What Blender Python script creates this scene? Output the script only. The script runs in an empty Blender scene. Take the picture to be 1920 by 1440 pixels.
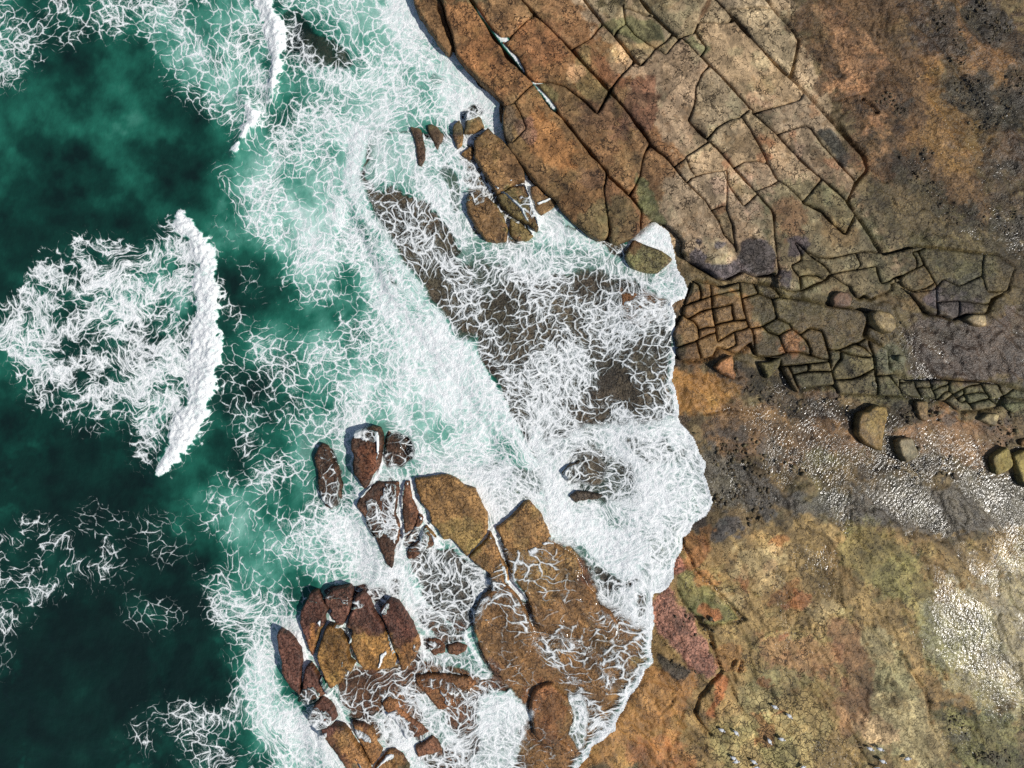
import bpy, bmesh, math, random
import numpy as np
from mathutils import Vector
from mathutils.geometry import delaunay_2d_cdt

random.seed(7)
scene = bpy.context.scene
C = scene.collection

# ------------------------------------------------------------------ camera, sky, sun, exposure
CAM_H = 43.0                      # drone height in metres; 30 px of the 1920 px plan = 1 m at sea level
cam_data = bpy.data.cameras.new('camera')
cam_data.sensor_width = 36.0
cam_data.lens = 36.0 * CAM_H / 64.0
cam_data.clip_start = 0.5
cam_data.clip_end = 400.0
cam = bpy.data.objects.new('camera', cam_data)
cam.location = (0, 0, CAM_H)
C.objects.link(cam)
scene.camera = cam

SUN_EL = math.radians(46.0)
SUN_DIR = Vector((0.93 * math.cos(SUN_EL), -0.367 * math.cos(SUN_EL), math.sin(SUN_EL))).normalized()
world = bpy.data.worlds.new('World')
scene.world = world
world.use_nodes = True
wn = world.node_tree
bg = wn.nodes['Background']
sky = wn.nodes.new('ShaderNodeTexSky')
sky.sky_type = 'NISHITA'
sky.sun_disc = False
sky.sun_elevation = SUN_EL
sky.sun_rotation = math.atan2(SUN_DIR.x, SUN_DIR.y)
wn.links.new(sky.outputs[0], bg.inputs[0])
bg.inputs[1].default_value = 0.075
sun_data = bpy.data.lights.new('sun', 'SUN')
sun_data.energy = 4.3
sun_data.angle = math.radians(0.55)
sun_data.color = (1.0, 0.955, 0.89)
sun = bpy.data.objects.new('sun', sun_data)
sun.rotation_euler = SUN_DIR.to_track_quat('Z', 'Y').to_euler()
sun.location = SUN_DIR * 60
C.objects.link(sun)
scene.view_settings.view_transform = 'Standard'
scene.view_settings.look = 'None'
scene.view_settings.exposure = 0.0
scene.view_settings.gamma = 1.0
scene.cycles.use_denoising = False
scene.cycles.max_bounces = 4
scene.cycles.diffuse_bounces = 2
scene.cycles.glossy_bounces = 2
scene.cycles.caustics_reflective = False
scene.cycles.caustics_refractive = False
scene.cycles.transparent_max_bounces = 12
scene.cycles.sample_clamp_indirect = 4.0

# ------------------------------------------------------------------ numeric helpers (plan units: px, 30 px = 1 m)
PXM = 30.0


def to_world(px, py, zref):
    s = (CAM_H - zref) / CAM_H / PXM
    return (px - 960.0) * s, (720.0 - py) * s


def srgb(c):
    a = np.asarray(c, float) / 255.0
    return np.where(a <= 0.04045, a / 12.92, ((a + 0.055) / 1.055) ** 2.4)


def hash2(ix, iy, seed):
    ix = ix.astype(np.int64); iy = iy.astype(np.int64)
    h = (ix * 374761393 + iy * 668265263 + seed * 974634777) & 0xffffffff
    h = ((h ^ (h >> 13)) * 1274126177) & 0xffffffff
    h = ((h ^ (h >> 16)) * 2246822519) & 0xffffffff
    return ((h ^ (h >> 15)) & 0xffffff) / float(0xffffff)


def vnoise(x, y, seed=0):
    ix = np.floor(x); iy = np.floor(y)
    fx = x - ix; fy = y - iy
    fx = fx * fx * fx * (fx * (fx * 6 - 15) + 10); fy = fy * fy * fy * (fy * (fy * 6 - 15) + 10)
    a = hash2(ix, iy, seed); b = hash2(ix + 1, iy, seed)
    c = hash2(ix, iy + 1, seed); d = hash2(ix + 1, iy + 1, seed)
    return (a * (1 - fx) + b * fx) * (1 - fy) + (c * (1 - fx) + d * fx) * fy


def fbm(x, y, size, octaves=4, seed=0, gain=0.5):
    """noise about 0 (-0.5..0.5), size = largest feature in px"""
    x = np.asarray(x, float); y = np.asarray(y, float)
    v = np.zeros(np.broadcast(x, y).shape); amp = 1.0; tot = 0.0; f = 1.0 / size
    for o in range(octaves):
        ca, sa = math.cos(0.6 * o + seed), math.sin(0.6 * o + seed)
        v += amp * (vnoise((x * ca - y * sa) * f, (x * sa + y * ca) * f, seed * 17 + o) - 0.5)
        tot += amp; amp *= gain; f *= 2.03
    return v / tot


def smooth(a, b, x):
    t = np.clip((x - a) / (b - a), 0, 1)
    return t * t * (3 - 2 * t)


def inside(pts, X, Y):
    m = np.zeros(X.shape, bool)
    n = len(pts)
    for i in range(n):
        x1, y1 = pts[i]; x2, y2 = pts[(i + 1) % n]
        if y1 == y2:
            continue
        c = ((y1 > Y) != (y2 > Y)) & (X < (x2 - x1) * (Y - y1) / (y2 - y1) + x1)
        m ^= c
    return m


def seg_dist(pts, X, Y, closed=False):
    d = np.full(X.shape, 1e9)
    n = len(pts)
    for i in range(n if closed else n - 1):
        x1, y1 = pts[i]; x2, y2 = pts[(i + 1) % n]
        vx, vy = x2 - x1, y2 - y1
        L = vx * vx + vy * vy + 1e-9
        t = np.clip(((X - x1) * vx + (Y - y1) * vy) / L, 0, 1)
        d = np.minimum(d, (X - x1 - t * vx) ** 2 + (Y - y1 - t * vy) ** 2)
    return np.sqrt(d)


# rasters over the photographed ground, 2 px cells
RS = 2
RW, RH = 1920 // RS, 1440 // RS
GX, GY = np.meshgrid((np.arange(RW) + 0.5) * RS, (np.arange(RH) + 0.5) * RS)
WX = fbm(GX, GY, 60, 4, 11); WY = fbm(GX, GY, 60, 4, 12)
NZ = fbm(GX, GY, 40, 5, 13)
NF = fbm(GX, GY, 9, 3, 14)


def box1(a, r, axis):
    if r < 1:
        return a
    pad = [(0, 0), (0, 0)]; pad[axis] = (r + 1, r)
    b = np.cumsum(np.pad(a, pad, mode='edge'), axis=axis)
    if axis == 0:
        return (b[2 * r + 1:] - b[:-2 * r - 1]) / (2 * r + 1)
    return (b[:, 2 * r + 1:] - b[:, :-2 * r - 1]) / (2 * r + 1)


def blur(a, px):
    r = int(round(px / RS / 1.7))
    for _ in range(2):
        a = box1(box1(a, r, 0), r, 1)
    return a


def ellipse(cx, cy, rx, ry, ang=0):
    a = math.radians(ang)
    return [(cx + rx * math.cos(t) * math.cos(a) - ry * math.sin(t) * math.sin(a),
             cy + rx * math.cos(t) * math.sin(a) + ry * math.sin(t) * math.cos(a)) for t in np.linspace(0, 2 * math.pi, 25)[:-1]]


def mask_of(pts, feather, warp=14.0, rough=0.0):
    """soft mask of a traced outline, its edge broken by noise; returns (slices, mask)"""
    P = np.array(pts, float)
    pad = feather * 2 + warp + 6
    i0 = max(0, int((P[:, 0].min() - pad) / RS)); i1 = min(RW, int((P[:, 0].max() + pad) / RS) + 1)
    j0 = max(0, int((P[:, 1].min() - pad) / RS)); j1 = min(RH, int((P[:, 1].max() + pad) / RS) + 1)
    if i1 <= i0 or j1 <= j0:
        return None, None
    sl = (slice(j0, j1), slice(i0, i1))
    m = inside(P, GX[sl] + WX[sl] * warp * 2, GY[sl] + WY[sl] * warp * 2).astype(float)
    m = blur(m, feather)
    if rough > 0:
        m = smooth(0.3, 0.7, m + (NZ[sl] + 0.8 * NF[sl]) * rough * 2.0 * (4 * m * (1 - m) + 0.12 * (m > 0.02)))
    return sl, m


class Field:
    def __init__(self, v):
        v = np.asarray(v, float)
        self.a = np.zeros((RH, RW) + v.shape) + v

    def at(self, px, py):
        """bilinear sample, mirrored past the photographed edge"""
        def refl(v, n):
            v = np.abs(v); v = np.where(v > n, 2 * n - v, v); return np.clip(v, 0, n)
        u = refl(px, 1920.0) / RS - 0.5; v = refl(py, 1440.0) / RS - 0.5
        u = np.clip(u, 0, RW - 1.001); v = np.clip(v, 0, RH - 1.001)
        i = u.astype(int); j = v.astype(int); fu = u - i; fv = v - j
        if self.a.ndim == 3:
            fu = fu[..., None]; fv = fv[..., None]
        A = self.a
        return (A[j, i] * (1 - fu) + A[j, i + 1] * fu) * (1 - fv) + (A[j + 1, i] * (1 - fu) + A[j + 1, i + 1] * fu) * fv


def paint(sets, pts, feather, op=1.0, warp=14.0, rough=0.0):
    sl, m = mask_of(pts, feather, warp, rough)
    if sl is None:
        return
    m = m * op
    for f, v in sets:
        if f.a.ndim == 3:
            f.a[sl] = f.a[sl] * (1 - m[..., None]) + np.asarray(v) * m[..., None]
        else:
            f.a[sl] = f.a[sl] * (1 - m) + v * m


# traced crops of the plan: (origin x, origin y, px per traced unit)
CROP = {'A': (640, 0, 1 / 3), 'B': (1280, 0, 1 / 3), 'C': (1280, 480, 1 / 3), 'D': (1280, 960, 1 / 3), 'E': (1240, 480, 1 / 6),
        'F': (1480, 540, 1 / 6), 'G': (1600, 600, 1 / 6), 'H': (1440, 380, 1 / 6), 'I': (1600, 720, 1 / 6), 'J': (1240, 960, 1 / 6),
        'K': (1200, 1160, 1 / 6), 'L': (560, 770, 1 / 6), 'M': (720, 880, 1 / 6), 'N': (900, 920, 1 / 6), 'O': (560, 1220, 1 / 6),
        'P': (800, 1180, 1 / 6), 'Q': (740, 190, 320 / 1646.0), 'R': (1140, 420, 1 / 6), 'S': (500, 1080, 1 / 6), 'X': (0, 0, 1.0)}


def T(crop, *v):
    ox, oy, s = CROP[crop]
    return [(ox + v[i] * s, oy + v[i + 1] * s) for i in range(0, len(v), 2)]


# ------------------------------------------------------------------ node helpers
class Nodes:
    def __init__(self, name):
        self.mat = bpy.data.materials.new(name)
        self.mat.use_nodes = True
        self.t = self.mat.node_tree
        self.t.nodes.clear()

    def new(self, kind, **kw):
        n = self.t.nodes.new(kind)
        for k, v in kw.items():
            setattr(n, k, v)
        return n

    def put(self, sock, v):
        if v is None:
            return
        if isinstance(v, bpy.types.NodeSocket):
            self.t.links.new(v, sock)
        elif hasattr(sock.default_value, '__len__') and not hasattr(v, '__len__'):
            sock.default_value = (v, v, v) if len(sock.default_value) == 3 else (v, v, v, 1)
        elif hasattr(v, '__len__') and len(v) == 3 and len(sock.default_value) == 4:
            sock.default_value = (*v, 1)
        else:
            sock.default_value = v

    def m(self, op, a, b=None, c=None, clamp=False):
        n = self.new('ShaderNodeMath', operation=op, use_clamp=clamp)
        self.put(n.inputs[0], a); self.put(n.inputs[1], b)
        if c is not None:
            self.put(n.inputs[2], c)
        return n.outputs[0]

    def add(self, a, b): return self.m('ADD', a, b)
    def sub(self, a, b): return self.m('SUBTRACT', a, b)
    def mul(self, a, b): return self.m('MULTIPLY', a, b)
    def mx(self, a, b): return self.m('MAXIMUM', a, b)
    def mn(self, a, b): return self.m('MINIMUM', a, b)

    def rng(self, v, a, b, c=0.0, d=1.0, smooth=True):
        n = self.new('ShaderNodeMapRange', interpolation_type='SMOOTHSTEP' if smooth else 'LINEAR')
        self.put(n.inputs['Value'], v); self.put(n.inputs['From Min'], a); self.put(n.inputs['From Max'], b)
        self.put(n.inputs['To Min'], c); self.put(n.inputs['To Max'], d)
        return n.outputs[0]

    def vec(self, op, a, b=None, s=None):
        n = self.new('ShaderNodeVectorMath', operation=op)
        self.put(n.inputs[0], a)
        if b is not None:
            self.put(n.inputs[1], b)
        if s is not None:
            self.put(n.inputs['Scale'], s)
        return n.outputs[0]

    def noise(self, v, scale, detail=4, rough=0.55, dist=0.0, color=False):
        n = self.new('ShaderNodeTexNoise', noise_dimensions='3D')
        self.put(n.inputs['Vector'], v); n.inputs['Scale'].default_value = scale
        n.inputs['Detail'].default_value = detail; n.inputs['Roughness'].default_value = rough
        n.inputs['Distortion'].default_value = dist
        return n.outputs['Color' if color else 'Fac']

    def voro(self, v, scale, feature='DISTANCE_TO_EDGE', rand=1.0, out='Distance'):
        n = self.new('ShaderNodeTexVoronoi', feature=feature, voronoi_dimensions='2D')
        self.put(n.inputs['Vector'], v); n.inputs['Scale'].default_value = scale
        n.inputs['Randomness'].default_value = rand
        return n.outputs[out]

    def attr(self, name, out='Fac'):
        return self.new('ShaderNodeAttribute', attribute_name=name).outputs[out]

    def pos(self):
        return self.new('ShaderNodeNewGeometry').outputs['Position']

    def mix(self, f, a, b, blend='MIX'):
        n = self.new('ShaderNodeMix', data_type='RGBA', blend_type=blend)
        self.put(n.inputs[0], f); self.put(n.inputs[6], a); self.put(n.inputs[7], b)
        return n.outputs[2]

    def warp(self, p, scale, amp, detail=2):
        c = self.noise(p, scale, detail, 0.5, color=True)
        c = self.vec('SUBTRACT', c, (0.5, 0.5, 0.5))
        c = self.vec('SCALE', c, s=amp)
        return self.vec('ADD', p, c)

    def mapping(self, v, rot=0.0, scale=(1, 1, 1)):
        n = self.new('ShaderNodeMapping', vector_type='TEXTURE')
        self.put(n.inputs['Vector'], v)
        n.inputs['Rotation'].default_value = (0, 0, rot)
        n.inputs['Scale'].default_value = scale
        return n.outputs[0]

    def bump(self, h, strength, dist, normal=None):
        n = self.new('ShaderNodeBump')
        self.put(n.inputs['Height'], h); self.put(n.inputs['Strength'], strength)
        n.inputs['Distance'].default_value = dist
        if normal is not None:
            self.put(n.inputs['Normal'], normal)
        return n.outputs[0]

    def principled(self, col, rough, normal=None, spec=0.5, ior=1.45):
        n = self.new('ShaderNodeBsdfPrincipled')
        self.put(n.inputs['Base Color'], col); self.put(n.inputs['Roughness'], rough)
        self.put(n.inputs['Specular IOR Level'], spec); n.inputs['IOR'].default_value = ior
        if normal is not None:
            self.put(n.inputs['Normal'], normal)
        return n.outputs[0]

    def schlick(self, normal, f0=0.02):
        inc = self.new('ShaderNodeNewGeometry').outputs['Incoming']
        d = self.new('ShaderNodeVectorMath', operation='DOT_PRODUCT')
        self.put(d.inputs[0], normal); self.put(d.inputs[1], inc)
        c = self.m('SUBTRACT', 1.0, self.m('ABSOLUTE', d.outputs['Value']), clamp=True)
        return self.m('MULTIPLY_ADD', self.m('POWER', c, 5.0), 1 - f0, f0)

    def mixs(self, f, a, b):
        n = self.new('ShaderNodeMixShader')
        self.put(n.inputs[0], f); self.t.links.new(a, n.inputs[1]); self.t.links.new(b, n.inputs[2])
        return n.outputs[0]

    def out(self, s):
        o = self.new('ShaderNodeOutputMaterial')
        self.t.links.new(s, o.inputs[0])
        return self.mat


def rock_material():
    n = Nodes('wet_sandstone')
    p = n.pos()
    col = n.attr('Col', 'Color'); wet = n.attr('wet'); crk = n.attr('crk'); spk = n.attr('spk')
    fine = n.noise(p, 12.0, 4, 0.72)
    wn = n.noise(p, 1.7, 2, 0.5, color=True)
    wo = n.vec('SUBTRACT', wn, (0.5, 0.5, 0.5))
    gate = n.noise(p, 0.55, 2, 0.5)
    ctr = n.rng(gate, 0.4, 0.6, 0.25, 1.1)
    v = n.add(1.0, n.mul(n.rng(fine, 0.3, 0.7, -0.55, 0.55, False), ctr))
    c = n.mix(1.0, col, v, 'MULTIPLY')
    # pitted, turfy growth (spk): clumps of tufts with dark pits between them
    tuft = n.voro(n.vec('ADD', p, n.vec('SCALE', wo, s=0.2)), 7.0, 'F1')
    pit = n.mul(n.rng(tuft, 0.4, 0.72), spk)
    c = n.mix(n.mul(pit, 0.8), c, n.mix(1.0, c, (0.2, 0.18, 0.16), 'MULTIPLY'))
    light = n.mul(n.rng(tuft, 0.24, 0.04), spk)
    c = n.mix(n.mul(light, n.rng(fine, 0.5, 0.7, 0, 0.6)), c, n.mix(1.0, c, (1.8, 1.7, 1.5), 'MULTIPLY'))
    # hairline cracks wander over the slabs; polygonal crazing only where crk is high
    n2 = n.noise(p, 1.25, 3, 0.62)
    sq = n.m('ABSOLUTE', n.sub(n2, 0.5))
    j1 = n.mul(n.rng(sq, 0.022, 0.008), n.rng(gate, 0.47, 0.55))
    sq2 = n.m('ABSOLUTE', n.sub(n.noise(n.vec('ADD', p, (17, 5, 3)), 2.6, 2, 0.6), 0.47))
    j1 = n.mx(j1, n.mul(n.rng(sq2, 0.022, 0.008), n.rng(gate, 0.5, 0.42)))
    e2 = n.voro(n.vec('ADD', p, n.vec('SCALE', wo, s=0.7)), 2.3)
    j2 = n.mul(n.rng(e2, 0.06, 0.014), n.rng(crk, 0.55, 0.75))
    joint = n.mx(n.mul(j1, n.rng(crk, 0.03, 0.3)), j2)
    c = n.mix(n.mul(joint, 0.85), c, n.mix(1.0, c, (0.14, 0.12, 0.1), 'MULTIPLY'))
    # flaked plates of slightly different tone
    pl = n.voro(n.vec('ADD', p, n.vec('SCALE', wo, s=1.5)), 1.3, 'F1', 1.0, 'Color')
    sp = n.new('ShaderNodeSeparateColor'); n.put(sp.inputs[0], pl)
    c = n.mix(1.0, c, n.rng(sp.outputs[0], 0, 1, 0.68, 1.3, False), 'MULTIPLY')
    h = n.sub(n.mul(n.noise(p, 10.0, 3, 0.66), 1.0), n.add(n.mul(pit, 0.3), n.mul(joint, 0.8)))
    nor = n.bump(h, 1.0, 0.05)
    rough = n.add(n.rng(wet, 0, 1, 0.85, 0.36, False), n.rng(fine, 0.3, 0.7, -0.1, 0.1, False))
    return n.out(n.principled(c, rough, nor, n.rng(wet, 0, 1, 0.25, 0.5, False)))


def sea_material():
    n = Nodes('surf')
    p = n.pos()
    G = n.attr('lace'); M = n.attr('milk'); K = n.attr('clear'); D = n.attr('dark'); q = n.attr('churn', 'Vector')
    fine = n.noise(p, 6.5, 4, 0.7)
    Fe = n.add(G, n.mul(n.sub(fine, 0.5), 0.22))
    q = n.warp(q, 2.6, 0.3, 2)
    d1 = n.voro(q, 1.55); d2 = n.voro(n.vec('ADD', q, (13.1, 4.7, 0)), 3.3)
    r3 = n.m('ABSOLUTE', n.sub(n.noise(q, 4.4, 3, 0.62), 0.5))
    jit = n.mul(n.sub(fine, 0.5), 0.14)
    w1 = n.mx(n.add(n.m('MULTIPLY_ADD', Fe, 0.17, 0.012), n.mul(jit, 0.5)), 0.008)
    w2 = n.mx(n.add(n.m('MULTIPLY_ADD', Fe, 0.3, -0.04), jit), 0.004)
    w3 = n.mx(n.m('MULTIPLY_ADD', Fe, 0.11, -0.015), 0.002)
    v1 = n.mul(n.rng(d1, n.mul(w1, 1.7), 0.0), n.rng(Fe, 0.04, 0.34, 0, 0.95))
    v2 = n.mul(n.rng(d2, n.mul(w2, 1.7), 0.0), n.rng(Fe, 0.2, 0.55, 0, 0.75))
    v3 = n.mul(n.rng(r3, n.mul(w3, 1.8), 0.0), n.rng(Fe, 0.15, 0.6, 0, 0.62))
    vein = n.sub(1.0, n.mul(n.mul(n.sub(1.0, v1), n.sub(1.0, v2)), n.sub(1.0, v3)))
    film_ = n.rng(Fe, 0.42, 1.05, 0, 0.94)
    lace = n.sub(1.0, n.mul(n.sub(1.0, vein), n.sub(1.0, film_)))
    haze = n.rng(Fe, 0.1, 0.8)
    # bubble-laden water scatters pale green, clear deep water is dark green
    r = n.new('ShaderNodeValToRGB')
    stops = [(0.0, (13, 33, 31)), (0.14, (17, 56, 48)), (0.32, (32, 96, 80)), (0.5, (74, 138, 121)), (0.72, (134, 182, 168)), (1.0, (192, 214, 208))]
    el = r.color_ramp.elements
    while len(el) < len(stops):
        el.new(0.5)
    for e, (q, c) in zip(el, stops):
        e.position = q; e.color = (*srgb(c), 1)
    n.put(r.inputs[0], n.add(M, n.mul(haze, n.mul(M, 0.22))))
    body = n.mix(n.mul(D, 0.8), r.outputs[0], tuple(srgb((16, 30, 29))))
    ripple = n.noise(p, 2.4, 3, 0.55)
    wn_ = n.bump(ripple, 0.5, 0.12)
    water = n.principled(body, 0.16, wn_, 0.5, 1.33)
    # thin clear sheet: rock shows through
    tr = n.new('ShaderNodeBsdfTransparent')
    n.put(tr.inputs[0], n.mix(haze, (0.92, 0.94, 0.93), (0.7, 0.74, 0.74)))
    gl = n.new('ShaderNodeBsdfGlossy'); gl.inputs['Roughness'].default_value = 0.14
    n.put(gl.inputs['Normal'], wn_)
    film = n.mixs(n.schlick(wn_), tr.outputs[0], gl.outputs[0])
    base = n.mixs(K, water, film)
    # froth
    fn = n.bump(n.noise(p, 9.0, 4, 0.7), 0.9, 0.11)
    fc = n.mix(n.mx(vein, n.rng(fine, 0.45, 0.7)), (0.6, 0.7, 0.69), (0.9, 0.915, 0.91))
    froth = n.principled(fc, 0.75, fn, 0.15)
    return n.out(n.mixs(lace, base, froth))


def film_material():
    n = Nodes('rippled_shallow_water')
    p = n.pos()
    A = n.attr('film')
    v = n.mapping(n.warp(p, 0.5, 0.8, 1), math.radians(62), (1.0, 0.6, 1))
    rip = n.noise(v, 4.2, 2.5, 0.5)
    nor = n.bump(rip, n.rng(n.noise(p, 0.45, 3, 0.55), 0.36, 0.64, 0.6, 1.3), n_dist_film)
    tr = n.new('ShaderNodeBsdfTransparent'); tr.inputs[0].default_value = (0.93, 0.93, 0.88, 1)
    gl = n.new('ShaderNodeBsdfGlossy'); gl.inputs['Roughness'].default_value = 0.17
    n.put(gl.inputs['Normal'], nor)
    t2 = n.new('ShaderNodeBsdfTransparent')
    wetted = n.mixs(n.schlick(nor), tr.outputs[0], gl.outputs[0])
    brk = n.noise(p, 1.1, 3, 0.6)
    return n.out(n.mixs(n.rng(n.add(A, n.mul(n.sub(brk, 0.5), 0.9)), 0.0, 0.7, 0, 1, False), t2.outputs[0], wetted))


n_dist_film = 0.06


def plain_material(name, col, rough=0.6, spec=0.3):
    n = Nodes(name)
    p = n.pos()
    f = n.noise(p, 30.0, 3, 0.6)
    c = n.mix(1.0, tuple(srgb(col)), n.rng(f, 0.3, 0.7, 0.85, 1.12, False), 'MULTIPLY')
    return n.out(n.principled(c, rough, None, spec))


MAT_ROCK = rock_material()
MAT_SEA = sea_material()
MAT_FILM = film_material()

# ------------------------------------------------------------------ traced layout
# edge of the water on the rock, top to bottom
FRONT = T('X', 770, -240, 775, 0, 800, 40, 850, 100, 900, 165, 945, 196, 942, 250, 955, 290, 1000, 350, 1040, 385, 1075, 422, 1120, 450, 1150, 462,
          1200, 430, 1225, 420, 1250, 440, 1262, 480, 1265, 508, 1278, 524, 1286, 545, 1282, 560, 1262, 566, 1255, 574, 1262, 595, 1260, 612, 1268, 632,
          1268, 650, 1262, 668, 1260, 690, 1257, 715, 1264, 740, 1269, 762, 1268, 785, 1276, 798, 1298, 822, 1306, 845, 1318, 868, 1316, 890, 1326, 915,
          1331, 940, 1320, 965, 1296, 980, 1290, 995, 1278, 1006, 1277, 1025, 1262, 1045, 1260, 1078, 1250, 1095, 1238, 1105, 1222, 1108, 1218, 1130,
          1224, 1155, 1220, 1185, 1216, 1212, 1222, 1238, 1206, 1250, 1196, 1275, 1178, 1300, 1168, 1322, 1152, 1346, 1150, 1360, 1130, 1378, 1108, 1393,
          1100, 1412, 1088, 1425, 1072, 1445, 960, 1700)
SEA_POLY = FRONT + [(-400, 1700), (-400, -240)]

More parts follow.
